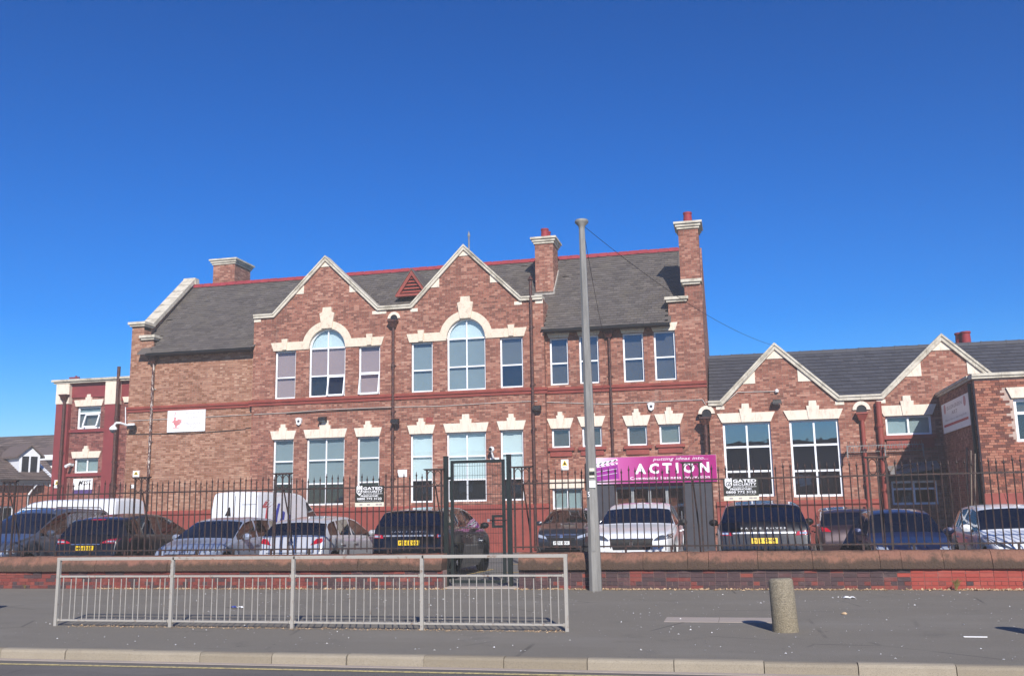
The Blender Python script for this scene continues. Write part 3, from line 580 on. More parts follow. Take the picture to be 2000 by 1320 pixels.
# returns of the projecting bay
mb = MB(); mb.box(XB1-.25, XB1-.004, FY+.01, FY+1.6, 7.8, zl-.15); mb.box(XB0+.004, XB0+.25, FY+.01, FY+1.6, 7.8, zl-.15); mb.build('bay_return', 'brick_main', school)
coping_run(school, cop, FY, t=.16)
# cream kneelers toothed into the brick under the raking copings
for (x, y, s) in ((594, 568, 1), (683, 555, -1), (858, 546, 1), (957, 533, -1)):
    p = PY(x, y, FY); i = 1 if x < 640 else (2 if x < 750 else (4 if x < 900 else 5)); A, B = cop[i], cop[i+1]; zz = lambda X: A[1]+(B[1]-A[1])*(X-A[0])/(B[0]-A[0])-.17
    Xa = p.x; Xo = Xa - s*.42; mb = MB(); z_b = zz(Xo)
    mb.prism_y([(Xo, z_b), (Xa, z_b), (Xa, zz(Xa)), ], FY-.03, FY+.1); mb.build('kneeler_stone', 'cream', school)
for i in (2, 5):
    X, z = cop[i]; mb = MB(); mb.prism_y([(X-.22, z-.46), (X+.22, z-.46), (X, z-.23)], FY-.03, FY+.1); mb.build('kneeler_stone', 'cream', school)
for i, s in ((0, 1), (3, 1), (3, -1), (4, 1), (6, -1), (7, -1)):
    X, z = cop[i]; mb = MB(); mb.box(X, X+s*.3, FY-.02, FY+.1, z-.3, z-.165); mb.build('kneeler_stone', 'cream', school)
# cream heads: stepped band with an arch over each trio
def venetian(u, v, w):
    a, b, z0, zs, r = v; xc = (a+b)/2; R = r*1.39; mb = MB(); N = 28; f0 = FY-.05
    for i in range(N):
        t0, t1 = math.pi*i/N, math.pi*(i+1)/N
        mb.prism_y([(xc+R*math.cos(t0), zs+R*math.sin(t0)), (xc+R*math.cos(t1), zs+R*math.sin(t1)), (xc+r*math.cos(t1), zs+r*math.sin(t1)), (xc+r*math.cos(t0), zs+r*math.sin(t0))], f0, FY+.1)
    arch = mb.build('arch_head', 'cream_stone', school)
    zb, zt = u[3], u[3]+.34
    l = MB(); l.prism_y([(u[0]-.08, zb), (a-.001, zb), (a-.001, zs), (xc-R*.985, zs), (xc-R*.97, zt), (u[0]-.2, zt)] if False else [(u[0]-.06, zb), (a-.002, zb), (xc-R*.93, zt), (u[0]-.18, zt)], f0+.004, FY+.1); l.build('lintel', 'cream_stone', school)
    l = MB(); l.prism_y([(b+.002, zb), (w[1]+.06, zb), (w[1]+.18, zt), (xc+R*.93, zt)], f0+.004, FY+.1); l.build('lintel', 'cream_stone', school)
    for q in (u, w):
        m = (q[0]+q[1])/2+ (-.02 if q is u else .02); k = MB(); k.prism_y([(m-.09, zb+.03), (m+.09, zb+.03), (m+.13, zt+.13), (m-.13, zt+.13)], f0-.04, FY); k.build('keystone', 'cream_stone', school)
    k = MB(); zc = zs+r; k.prism_y([(xc-.22, zc), (xc+.22, zc), (xc+.32, zc+.62), (xc+.2, zc+.66), (xc+.18, zc+.86), (xc-.18, zc+.86), (xc-.2, zc+.66), (xc-.32, zc+.62)], f0-.05, FY); k.build('keystone', 'cream_stone', arch)
venetian(u1, u2, u3); venetian(u4, u5, u6)
for r, big in ((g1, 0), (g2, 1), (g3, 0), (g4, 0), (g5, 1), (g6, 0)):
    lintel(school, r[0]-.02, r[1]+.02, r[3], r[3]+.34, FY, .1, .17 if not big else .24, .26 if not big else .34)
# left and right lengths, set back under the eaves
ops_c = []; wins.clear()
c1 = W(1074, 1110, 659.5, 751.5, WY, ops_c, rows=[709], blinds=[gy, gy], glassm='pane_glass_dark'); c2 = W(1131.4, 1169.7, 654.5, 748.5, WY, ops_c, rows=[704], blinds=[gy, gy], glassm='pane_glass_dark'); c3 = W(1217, 1257.6, 650, 745.5, WY, ops_c, rows=[700], blinds=[gy, gy], glassm='pane_glass_dark'); c4 = W(1278, 1320, 646, 742, WY, ops_c, rows=[696.6], blinds=[gy, gy], glassm='pane_glass_dark')
s1 = W(1077.7, 1113.6, 836.4, 874, WY, ops_c, blinds=[gy], glassm='pane_glass_dark'); s2 = W(1137, 1175.4, 832.6, 872, WY, ops_c, blinds=[gy], glassm='pane_glass_dark'); s3 = W(1225.4, 1264, 831, 869.7, WY, ops_c, blinds=[gy], glassm='pane_glass_dark'); s4 = W(1288, 1328.8, 828, 866.7, WY, ops_c, blinds=['frosted'], glassm='pane_glass_dark')
s5 = W(1079, 1138, 953, 994, WY, ops_c, ncol=2, blinds=['frosted'])
XE0, XE1 = XY_(1152, 1000, WY), XY_(1398, 960, WY)          # entrance
XD0, XD1 = XY_(1203, 1000, WY), XY_(1338, 1000, WY)
zdoor = 2.75
ops_c.append((XD0, XD1, .0, zdoor, 't'))
pier_z1, pier_z2 = ZY_(1347, 556, WY), ZY_(1320, 590, WY); XP1, XP2 = XY_(1337, 570, WY), XY_(1305, 600, WY)
XR = XY_(1378, 720, WY)
wall(school, [(XB1-.02, 8.55), (XP2, 8.55), (XP2+.001, pier_z2), (XP1, pier_z2), (XP1+.001, pier_z1), (XR, pier_z1)], WY, ops_c, 'brick_main', thick=.5)
for r, Y, kw in wins: window(school, *r, Y, **kw)
XPL1, XPL2 = XY_(282, 640, WY), XY_(300, 670, WY); zp1, zp2 = ZY_(270, 638, WY), ZY_(290, 664, WY)
wall(school, [(XL, zp1), (XPL1, zp1), (XPL1+.001, zp2), (XPL2, zp2), (XPL2+.001, 8.55), (XB0+.02, 8.55)], WY, [], 'brick_pale', thick=.5)
for x0, x1, z in ((XL, XPL1, zp1), (XPL1-.02, XPL2, zp2), (XP2, XP1, pier_z2), (XP1, XY_(1364, 556, WY), pier_z1)):
    mb = MB(); mb.box(x0-.06, x1+.07, WY-.1, WY+.55, z, z+.08); mb.box(x0-.12, x1+.13, WY-.16, WY+.6, z+.08, z+.19); mb.build('pier_cap', 'coping_stone', school)
mb = MB(); mb.box(XR-.33, XR-.002, WY+.51, 43.2, 0, 8.6); mb.prism_x([(WY+.51, 8.6), (43.2, 8.6), (39.3, 12.1)], XR-.33, XR-.002); mb.build('gable_end', 'brick_main', school)
mb = MB(); mb.box(XL+.002, XL+.35, WY+.51, 43.2, 0, 8.6); mb.prism_x([(WY+.51, 8.7), (43.2, 8.7), (39.3, 12.2)], XL+.002, XL+.45); mb.build('gable_end', 'brick_pale', school)
mb = MB(); mb.box(XL+.4, XR-.4, 42.9, 43.2, 0, 8.6); mb.build('back_wall', 'brick_main', school)
for r in (c1, c2, c3, c4): lintel(school, r[0]-.02, r[1]+.02, r[3], r[3]+.3, WY, .1, .14, .1)
for r in (s1, s2, s3, s4):
    lintel(school, r[0]-.02, r[1]+.02, r[3], r[3]+.38, WY, .14, .15, .24)
    mb = MB(); mb.box(r[0]-.14, r[1]+.16, WY-.12, WY+.1, r[2]-.12, r[2]-.005); mb.box(r[0]-.06, r[1]+.06, WY-.06, WY+.1, r[2]-.33, r[2]-.12); mb.build('sill', 'red_paint', school)
mb = MB(); mb.box(s5[0]-.08, s5[1]+.08, WY-.05, WY+.1, s5[3], s5[3]+.33); mb.build('lintel', 'cream', school)
# red string course and painted plinth
zs_ = 6.01
for x0, x1, Y in ((XL-.02, XB0+.05, WY), (XB0, XB1, FY), (XB1-.05, XR+.02, WY)):
    mb = MB(); mb.prism_x([(Y+.02, zs_-.16), (Y-.05, zs_-.16), (Y-.06, zs_-.06), (Y-.11, zs_-.04), (Y-.12, zs_+.03), (Y-.06, zs_+.07), (Y+.02, zs_+.07)], x0-(.1 if Y == FY else 0), x1+(.1 if Y == FY else 0)); mb.build('string_course', 'red_paint', school)
for x0, x1, Y in ((XL-.02, XB0-.11, WY), (XB0, XB1, FY)):
    e = .06 if Y == FY else 0
    mb = MB(); mb.box(x0-e, x1+e, Y-.06, Y+.02, .004, 1.55); mb.prism_x([(Y+.02, 1.55), (Y-.06, 1.55), (Y-.13, 1.6), (Y-.13, 1.68), (Y-.05, 1.75), (Y+.02, 1.75)], x0-e-.03, x1+e+.03); mb.build('plinth', 'red_paint', school)
# roofs
RYe, Rze, RYr, Rzr = FY-.13, 8.27, 39.3, 12.08
def clip_bay(x, s):
    y = RYe+(RYr-RYe)*s/math.hypot(RYr-RYe, Rzr-Rze); return (XB0-.02 < x < XB1+.02 and y < FY+.5) or (x > XP2-.05 and y < WY+.45) or (x > XP1-.05 and y < WY+.9) or (x < XPL2+.02 and y < WY+.5)
XRF0, XRF1 = XL+.52, XY_(1326, 500, 39)
rf = MB(); rf.add([(XRF0, RYe+.05, Rze-.03), (XB0, RYe+.05, Rze-.03), (XB0, RYr, Rzr-.03), (XRF0, RYr, Rzr-.03)], [(0, 1, 2, 3)]); rf.add([(XB1, RYe+.05, Rze-.03), (XP2+.1, RYe+.05, Rze-.03), (XP2+.1, RYr, Rzr-.03), (XB1, RYr, Rzr-.03)], [(0, 1, 2, 3)])
k_ = (FY+.5-RYe)/(RYr-RYe); rf.add([(XB0, FY+.5, Rze+(Rzr-Rze)*k_-.03), (XB1, FY+.5, Rze+(Rzr-Rze)*k_-.03), (XB1, RYr, Rzr-.03), (XB0, RYr, Rzr-.03)], [(0, 1, 2, 3)])
rf.add([(XRF0, RYr, Rzr-.03), (XR-.3, RYr, Rzr-.03), (XR-.3, 43.4, 8.3), (XRF0, 43.4, 8.3)], [(0, 1, 2, 3)]); rf.add([(XP2, WY+.5, Rze+.75), (XR-.32, WY+.5, Rze+.75), (XR-.32, RYr, Rzr-.03), (XP2, RYr, Rzr-.03)], [(0, 1, 2, 3)])
roof = rf.build('roof', 'slate', school)
slates(roof, XRF0, XRF1, RYe, Rze, RYr, Rzr, clip=clip_bay, miss=.003)
ridge_tiles(roof, XRF0+.1, XRF1, RYr, Rzr+.05)
for i in (2, 5):    # the roofs behind the two gables
    X, z = cop[i]; xa, xb = cop[i-1][0]+.1, cop[i+1][0]-.1; mb = MB()
    mb.add([(X, FY+.4, z-.28), (xa, FY+.4, zl-.22), (xb, FY+.4, zl-.22), (X, 39, z-.28), (xa, 37.0, zl-.22), (xb, 37.0, zl-.22)], [(0, 3, 4, 1), (0, 2, 5, 3)]); mb.build('gable_roof', 'slate', school)
for x0, x1 in ((XPL2-.05, XB0-.02), (XB1+.02, XP2+.05)):
    mb = MB(); mb.box(x0, x1, RYe+.06, WY-.002, Rze-.1, Rze-.05); mb.build('soffit', 'black_paint', school)
    mb = MB(); mb.prism_x([(RYe-.07, Rze-.02), (RYe-.06, Rze-.1), (RYe, Rze-.13), (RYe+.05, Rze-.1), (RYe+.055, Rze-.02)], x0, x1); mb.build('gutter', 'black_paint', school)
# raking verge coping on the left end
ya0, za0, ya1, za1 = WY+.45, Rze+.75+.62, RYr, Rzr+.42; L_ = math.hypot(ya1-ya0, za1-za0); n_ = 7
for j in range(n_):
    f0, f1 = j/n_+.004, (j+1)/n_-.004; mb = MB()
    mb.prism_x([(ya0+(ya1-ya0)*f0, za0+(za1-za0)*f0), (ya0+(ya1-ya0)*f1, za0+(za1-za0)*f1), (ya0+(ya1-ya0)*f1+.11, za0+(za1-za0)*f1-.12), (ya0+(ya1-ya0)*f0+.11, za0+(za1-za0)*f0-.12)], XL+.02, XL+.62); mb.build('verge_coping', 'coping_stone', school)
mb = MB(); mb.prism_x([(ya0+.1, za0-.15), (ya1, za1-.15), (ya1, za1-.7), (ya0+.1, za0-.8)], XL+.1, XL+.5); mb.build('verge_parapet', 'brick_pale', school)
mb = MB(); mb.prism_y([(XL+.02, za1+.02), (XL+.62, za1+.02), (XL+.66, za1-.3), (XL+.0, za1-.3)], ya1-.05, ya1+.3); mb.build('verge_coping', 'coping_stone', school)
# chimneys
xa, xb = XY_(416, 540, 40.1), XY_(458, 540, 40.1); chimney(school, xa, xb, 40.1, 41.6, 11, ZY_(437, 516, 40.1), pot=False)
xa, xb = XY_(1045.5, 530, 37.25), XY_(1081, 530, 37.25); cz = ZY_(1063, 475, 37.25); mc_ = chimney(school, xa, xb, 37.25, 38.35, 9.2, cz, pots=2)
mb = MB(); mb.box(xa-.03, xb+.05, 37.1, 37.3, 9.85, 10.12); mb.prism_x([(37.15, 10.0), (38.3, 11.1), (38.3, 11.35), (37.15, 10.25)], xb+.002, xb+.03); mb.build('flashing', 'flashing', mc_)
xa, xb = XY_(1327, 500, WY+.1), XY_(1366, 500, WY+.1); cz = ZY_(1345, 447, WY+.1); chimney(school, xa, xb, WY+.02, WY+1.0, pier_z1+.15, cz, pots=1)
# louvred gablet on the slope between the gables
gy_ = 37.1; A_, B_, C_ = PY(808, 527, gy_), PY(774, 577, gy_), PY(837, 571, gy_); zb_ = (B_.z+C_.z)/2; hw = (C_.x-B_.x)/2; xm = (B_.x+C_.x)/2; hh = A_.z-zb_
mb = MB(); mb.prism_y([(xm-hw*.8, zb_), (xm+hw*.8, zb_), (xm, zb_+hh*.8)], gy_+.02, gy_+.1); gbl = mb.build('gablet', 'black_paint', school)
for k in range(5):
    z = zb_+.06+k*hh*.14; w_ = hw*.78*(1-(z-zb_)/(hh*.8)); s_ = MB(); s_.add([(xm-w_, gy_-.05, z), (xm+w_, gy_-.05, z), (xm+w_*.96, gy_+.03, z+.1), (xm-w_*.96, gy_+.03, z+.1)], [(0, 1, 2, 3)]); s_.build('louvre', 'red_paint', gbl)
for s in (-1, 1):
    q = MB(); q.prism_y([(xm+s*hw, zb_-.02), (xm+s*hw*.78, zb_-.02), (xm, zb_+hh*.76), (xm, zb_+hh)], gy_-.1, gy_+.02); q.build('barge_board', 'red_paint', gbl)
    q = MB(); q.add([(xm+s*(hw+.05), gy_-.14, zb_-.04), (xm, gy_-.14, zb_+hh+.05), (xm, 39.0, zb_+hh+.05), (xm+s*(hw+.05), 37.9, zb_-.04)], [(0, 1, 2, 3)]); q.add([(xm+s*(hw+.05), gy_-.14, zb_-.1), (xm, gy_-.14, zb_+hh-.01), (xm, gy_-.14, zb_+hh+.05), (xm+s*(hw+.05), gy_-.14, zb_-.04)], [(0, 1, 2, 3)]); q.build('gablet_roof', 'slate', gbl)
q = MB(); q.box(xm-hw, xm+hw, gy_-.12, gy_+.1, zb_-.1, zb_); q.build('barge_board', 'red_paint', gbl)
# rainwater pipes
downpipe(school, XY_(298, 800, WY), WY, Rze-.12, .1, .055, True, 'pipe_flaking', (6.8, 4.6, 2.6))
downpipe(school, XY_(769, 760, FY), FY, ZY_(770, 622, FY)-.1, .1, .06, True, 'pipe_brown', (7.2, 5.4, 4.4, 2.8)); vent_arch(school, XY_(770, 620, FY), ZY_(770, 622, FY), FY)
p = downpipe(school, XY_(1040, 700, FY), FY, ZY_(1036, 548, FY), .1, .06, False, 'pipe_brown', (8.4, 6.2, 4.5, 2.6))
q = MB(); x_ = XY_(1040, 700, FY); z_ = ZY_(1036, 548, FY); q.lathe([(.12, z_), (0, z_+.2)], (x_, FY-.09, 0), 8); q.build('pipe_cowl', 'pipe_brown', p)
downpipe(school, XY_(1193, 750, WY), WY, Rze-.12, 3.0, .05, True, 'pipe_brown', (6.4, 4.4))
# finial behind the apex of the second gable
q = MB(); a_ = PY(916, 488, FY+.5); q.tube((a_.x, FY+.5, a_.z-.6), (a_.x, FY+.5, a_.z+.62), .035, .03, 8); q.lathe([(.06, a_.z+.55), (.05, a_.z+.62), (0, a_.z+.8)], (a_.x, FY+.5, 0), 8); q.build('finial', 'lead', school)
# small air brick
r = rect(832, 845, 815, 825, FY); q = MB(); q.box(r[0], r[1], FY-.012, FY+.02, r[2], r[3]); q.build('air_brick', 'red_paint', school)
# cables clipped along the wall
def cable(pts, Y, rr=.012, mat='cable_white', par=school, name='cable'):
    q = MB(); q.path([(PY(x, y, Y).x, Y-.03, PY(x, y, Y).z) for x, y in pts], rr, 5); q.build(name, mat, par)
cable([(250, 822), (330, 818), (497, 809)], WY); cable([(497, 809), (560, 806), (640, 800), (760, 795), (860, 793), (960, 787), (1050, 783)], FY); cable([(1062, 785), (1180, 789), (1290, 784), (1372, 780), (1378, 790)], WY)
cable([(480, 836), (500, 834), (494, 826), (494, 810)], WY, .01, 'cable_black'); cable([(245, 848), (380, 846), (480, 838)], WY, .012, 'cable_black'); cable([(560, 808), (700, 800), (766, 798)], FY, .016, 'cable_black')
cable([(246, 795), (246, 832)], WY, .02, 'white_plastic')
# entrance: dark grey surround, glazed doors and side panels
mb = MB(); mb.box(XE0, XD0-.002, WY-.25, WY-.002, .004, 2.95); mb.box(XD1+.002, XE1, WY-.25, WY-.002, .004, 2.95); mb.box(XD0-.002, XD1+.002, WY-.25, WY-.002, zdoor, 2.95); mb.build('entrance_surround', 'dark_grey_paint', school)
mb = MB(); mb.box(XD0+.002, XD1-.002, WY+.1, WY+.16, 2.3, zdoor-.004); ent = mb.build('entrance_fascia', 'magenta_fascia', school)
mb = MB(); mb.box(XD0, XD1, WY+1.4, WY+1.5, 0, 3); mb.box(XD0-.05, XD0, WY+.3, WY+1.4, 0, 3); mb.box(XD1, XD1+.05, WY+.3, WY+1.4, 0, 3); mb.box(XD0-.05, XD1+.05, WY+.3, WY+1.5, zdoor, zdoor+.1); mb.build('lobby', 'room_dark', school)
nd = 4; wd = (XD1-XD0)/nd
for i in range(nd):
    x0 = XD0+i*wd; q = MB(); f_ = .05
    for (a, b, c, d) in ((x0+.004, x0+f_, .01, 2.296), (x0+wd-f_, x0+wd-.004, .01, 2.296), (x0+f_, x0+wd-f_, 2.22, 2.296), (x0+f_, x0+wd-f_, .01, .14)): q.box(a, b, WY+.1, WY+.16, c, d)
    dr = q.build('door', 'galvanised', school); q = MB(); q.quad((x0+f_, WY+.13, .14), (x0+wd-f_, WY+.13, .14), (x0+wd-f_, WY+.13, 2.22), (x0+f_, WY+.13, 2.22)); q.build('pane', 'pane_glass_dark', dr)
    q = MB(); q.tube((x0+wd-.12, WY+.04, .9), (x0+wd-.12, WY+.04, 1.4), .015, .015, 6); q.tube((x0+wd-.12, WY+.04, .95), (x0+wd-.12, WY+.11, .95), .01); q.tube((x0+wd-.12, WY+.04, 1.35), (x0+wd-.12, WY+.11, 1.35), .01); q.build('handle', 'steel', dr)

# ================================================================== single-storey wing
wing = thing('school_wing', 'single-storey red brick wing with two cream-coped gables and dark tiled roof', 'building', (2.8, FY, 0))
RY = FY+.02; ops = []; wins.clear()
wA = W(1415, 1509, 824, 969.6, RY, ops, rows=[872, 920], ncol=2, blinds=[dk], glassm='pane_glass_mirror', fw=.075); wB = W(1546, 1643, 818.5, 969.6, RY, ops, rows=[868, 918.5], ncol=2, blinds=[dk], glassm='pane_glass_mirror', fw=.075)
wC = W(1730, 1820, 811, 849, RY, ops, ncol=2, blinds=['frosted'], fw=.07); wD = W(1742, 1832, 938, 985, RY, ops, rows=[954], ncol=2, blinds=[dk], glassm='pane_glass_dark', fw=.075)
cp = px([(1371, 785), (1406, 783), (1511.6, 670.3), (1638.7, 771.6), (1719.5, 770), (1836.7, 651), (1936.7, 726)], RY)
zl2 = (cp[1][1]+cp[3][1]+cp[4][1])/3; za2 = (cp[2][1]+cp[5][1])/2; hwg = (cp[3][0]-cp[1][0])/2
cp = [(cp[0][0], zl2), (cp[1][0], zl2), (cp[2][0], za2), (cp[3][0], zl2), (cp[4][0], zl2), (cp[5][0], za2), (cp[5][0]+hwg*1.0, zl2), (cp[5][0]+hwg*1.0+1.5, zl2)]
cp[0] = (XR+.03, zl2)
wall(wing, [(x, z-.1) for x, z in cp], RY, ops, 'brick_main')
for r, Y, kw in wins: window(wing, *r, Y, **kw)
coping_run(wing, cp, RY, t=.18)
for r in (wA, wB): lintel(wing, r[0]-.02, r[1]+.02, r[3], r[3]+.34, RY, .16, .22, .32)
lintel(wing, wC[0]-.04, wC[1]+.04, wC[3], wC[3]+.36, RY, .16, .22, .32)
mb = MB(); mb.box(wC[0]-.1, wC[1]+.1, RY-.12, RY+.05, wC[2]-.14, wC[2]-.005); mb.box(wC[0]-.02, wC[1]+.02, RY-.05, RY+.05, wC[2]-.45, wC[2]-.14); mb.build('sill', 'red_paint', wing)
mb = MB(); mb.box(wD[0]-.12, wD[1]+.1, RY-.05, RY+.05, wD[3]+.0, wD[3]+.42); mb.build('lintel', 'dark_grey_paint', wing)
for i, s in ((2, -1), (2, 1), (5, -1), (5, 1)):
    X, z = cp[i]; sl = (za2-zl2)/hwg; zz = lambda d: z-sl*d-.2
    mb = MB(); mb.prism_y([(X+s*(hwg*.62), zz(hwg*.62)), (X+s*hwg*.36, zz(hwg*.62)), (X+s*hwg*.36, zz(hwg*.36))], RY-.03, RY+.1); mb.build('kneeler_stone', 'cream', wing)
for i in (2, 5):
    X, z = cp[i]; mb = MB(); mb.prism_y([(X-.34, z-.58), (X+.34, z-.58), (X, z-.25)], RY-.03, RY+.1); mb.build('kneeler_stone', 'cream', wing)
for i, s in ((1, 1), (3, -1), (4, 1)):
    X, z = cp[i]; mb = MB(); mb.box(X-.15, X+.15, RY-.02, RY+.1, z-.32, z-.19); mb.build('kneeler_stone', 'cream', wing)
for x0, x1 in ((cp[0][0]+.02, XY_(1742, 1010, RY)-.3), ):
    mb = MB(); mb.box(XE1+.02, x1, RY-.06, RY+.02, .004, 1.5); mb.prism_x([(RY+.02, 1.5), (RY-.06, 1.5), (RY-.13, 1.56), (RY-.13, 1.63), (RY-.05, 1.7), (RY+.02, 1.7)], XE1+.02, x1+.03); mb.build('plinth', 'red_paint', wing)
rzr = (ZY_(1380, 699, 39.4)+ZY_(1990, 666, 39.4))/2
mb = MB(); mb.add([(XR+.04, RY+.42, zl2-.12), (16, RY+.42, zl2-.12), (16, 39.4, rzr-.05), (XR+.04, 39.4, rzr-.05), (16, 43.4, zl2-.1), (XR+.04, 43.4, zl2-.1)], [(0, 1, 2, 3), (3, 2, 4, 5)]); wr = mb.build('roof', 'concrete_tile', wing)
slates(wr, XR+.05, 15.9, RY+.42, zl2-.1, 39.4, rzr-.03, w=.33, gauge=.3, th=.022, mat='concrete_tile', name='roof_tiles', jit=.003)
ridge_tiles(wr, XR+.06, 15.6, 39.4, rzr+.02, r=.12, ln=.45, mat='concrete_tile', crest=False)
for i in (2, 5):
    X, z = cp[i]; mb = MB(); xa, xb = X-hwg+.1, X+hwg-.1; mb.add([(X, RY+.4, z-.3), (xa, RY+.4, zl2-.2), (xb, RY+.4, zl2-.2), (X, 38.8, z-.3), (xa, 36.2, zl2-.2), (xb, 36.2, zl2-.2)], [(0, 3, 4, 1), (0, 2, 5, 3)]); mb.build('gable_roof', 'concrete_tile', wing)
mb = MB(); mb.box(XR+.05, 16, 43.0, 43.3, 0, zl2-.15); mb.build('back_wall', 'brick_main', wing)
for x_ in (1876, 1884):
    p = PY(x_, 671, 41); mb = MB(); mb.lathe([(.2, p.z-1.0), (.19, p.z-.1), (.17, p.z+.34), (.2, p.z+.36), (.2, p.z+.43), (.15, p.z+.43), (.15, p.z+.25), (0, p.z+.25)], (p.x, 41 if x_ < 1880 else 40.7, 0), 14); mb.build('chimney_pot', 'pot_red', wing, 40)
mb = MB(); p = PY(1880, 671, 41); mb.box(p.x-.5, p.x+.5, 40.4, 41.5, 6, p.z-.5); mb.build('chimney', 'brick_main', wing)
downpipe(wing, XY_(1380, 870, RY), RY, ZY_(1380, 815, RY), 3.45, .07, True, 'pipe_brown', (4.1,)); vent_arch(wing, XY_(1380, 805, RY), ZY_(1380, 808, RY), RY, .17)
downpipe(wing, XY_(1688, 880, RY), RY, ZY_(1683, 806, RY), .1, .07, True, 'red_paint', (3.4, 2.2)); vent_arch(wing, XY_(1682, 796, RY), ZY_(1682, 800, RY), RY, .17)
downpipe(wing, XY_(1722, 880, RY), RY, ZY_(1712, 785, RY), .1, .1, False, 'red_paint', (4.2, 3.4, 2.0))
# spiked anti-climb collar bracketed across the pipes
a_, b_ = PY(1650, 872, RY), PY(1800, 869, RY); sp_ = MB(); z_ = (a_.z+b_.z)/2
sp_.box(a_.x, b_.x, RY-.41, RY-.37, z_-.01, z_+.02); sp_.box(a_.x, b_.x, RY-.19, RY-.17, z_-.2, z_-.18)
n_ = 30
for i in range(n_):
    x = a_.x+(b_.x-a_.x)*(i+.5)/n_; sp_.tube((x, RY-.39, z_), (x+random.uniform(-.05, .05), RY-.48, z_+random.uniform(.08, .16)), .012, .004, 5); sp_.tube((x+.03, RY-.39, z_), (x+random.uniform(-.06, .06), RY-.46, z_-random.uniform(.08, .2)), .012, .004, 5)
for x in (a_.x+.03, (a_.x+b_.x)/2, b_.x-.03): sp_.box(x-.02, x+.02, RY-.4, RY, z_-.2, z_-.16); sp_.box(x-.02, x+.02, RY-.42, RY-.38, z_-.4, z_)
single('anti_climb_spikes', sp_, 'lead', 'rusty strip of anti-climb spikes fixed across the red rainwater pipes', 'spikes', (a_.x, RY, z_))

# ================================================================== flat-roofed brick block on the right
BX, BY, BZ = 6.86, 30.15, None
BZ = (ZY_(1905, 740, BY)+PY(1905, 740, BY).z)/2
block = thing('flat_roofed_block', 'flat-roofed brick block with cream coping that juts out past the wing', 'building', (BX, BY, 0))
wopen = rect(1983, 2075, 776, 862, BY)
mb = MB(); mb.box(BX+.02, 14, BY+.012, BY+.3, 0, wopen[2]); mb.box(BX+.02, wopen[0], BY+.012, BY+.3, wopen[2], wopen[3]); mb.box(wopen[1], 14, BY+.012, BY+.3, wopen[2], wopen[3]); mb.box(BX+.02, 14, BY+.012, BY+.3, wopen[3], BZ); mb.build('wall', 'block_mortar', block)
mb = MB(); mb.box(BX, BX+.3, BY+.31, RY-.002, 0, BZ); mb.build('side_wall', 'brick_main', block)
mb = MB(); mb.box(BX+.3, 14, BY+.3, RY+.3, BZ-.3, BZ-.02); mb.build('flat_roof', 'lead', block)
mb = MB(); mb.box(14, 14.3, BY, RY, 0, BZ); mb.build('side_wall', 'brick_main', block)
for i in range(9):
    x0 = BX-.07+i*.8; mb = MB(); mb.box(x0+.003, x0+.797, BY-.09, BY+.36, BZ, BZ+.07); mb.box(x0+.003, x0+.797, BY-.13, BY+.36, BZ+.07, BZ+.15); mb.build('coping', 'coping_stone', block)
for i in range(5):
    y0 = BY+.37+i*.95; mb = MB(); mb.box(BX-.07, BX+.36, y0, y0+.94, BZ, BZ+.07); mb.box(BX-.11, BX+.36, y0, y0+.94, BZ+.07, BZ+.15); mb.build('coping', 'coping_stone', block)
window(block, *wopen, BY, ncol=2, rows=[wopen[3]-.42], blinds=['blind_grey', dk], glassm='pane_glass_dark', fw=.09)
lintel(block, wopen[0]-.05, wopen[1]+.05, wopen[3]+.01, wopen[3]+.32, BY, .12, .2, .2)
def bricks(parent, x0, x1, z0, z1, Y, skip, mat, nparts, bw=.225, rh=.075, depth=.03, cam_x=None):
    """real bricks with recessed joints: the ones in view as parts, the rest of the face joined"""
    cells = []
    r = 0; z = z0
    while z+rh*.9 < z1:
        hdr = r % 4 == 3; w = bw/2 if hdr else bw; x = x0 - (w/2 if r % 2 else 0)
        while x < x1-.01:
            a, b = max(x, x0)+.004, min(x+w, x1)-.005
            if b-a > .03 and not any(b > s[0]-.001 and a < s[1]+.001 and z+rh > s[2]+.02 and z < s[3]-.02 for s in skip): cells.append((a, b, z+.005, z+rh-.005))
            x += w
        z += rh; r += 1
    pri = sorted(range(len(cells)), key=lambda i: (cells[i][0] > x0+2.1, -(cells[i][1]-cells[i][0] > bw*.8), abs(cells[i][2]-3.3))); first = set(pri[:nparts]); rest = MB(); shared = {}
    for i, (a, b, c, d) in enumerate(cells):
        dy = random.uniform(-.004, .003)
        if i in first:
            key = round((b-a)*200)
            if key not in shared:
                q = MB(); q.box(a, b, Y+dy, Y+depth, c, d); shared[key] = (q.build('brick', mat, parent), a, c)
            else:
                s0, sa, sc = shared[key]; alike(s0, parent, (a-sa, dy*.7, c-sc))
        else: rest.box(a, b, Y+dy, Y+depth, c, d)
    if rest.v: stuff(rest.build('brickwork', mat+'_far', parent))
bricks(block, BX+.002, 9.6, .9, BZ-.002, BY-.006, [(wopen[0]-.01, wopen[1]+.01, wopen[2], wopen[3]), (wopen[0]-.2, wopen[1]+.2, wopen[3], wopen[3]+.33)], 'block_brick', 300)
mb = MB(); mb.box(BX-.03, 14, BY-.05, BY+.02, 0, ZY_(1945, 963, BY)); mb.build('plinth', 'red_paint', block)
mb = MB(); mb.tube((BX-.07, BY+.3, .1), (BX-.07, BY+.3, BZ-.1), .05, .05, 8); mb.build('downpipe', 'black_paint', block)
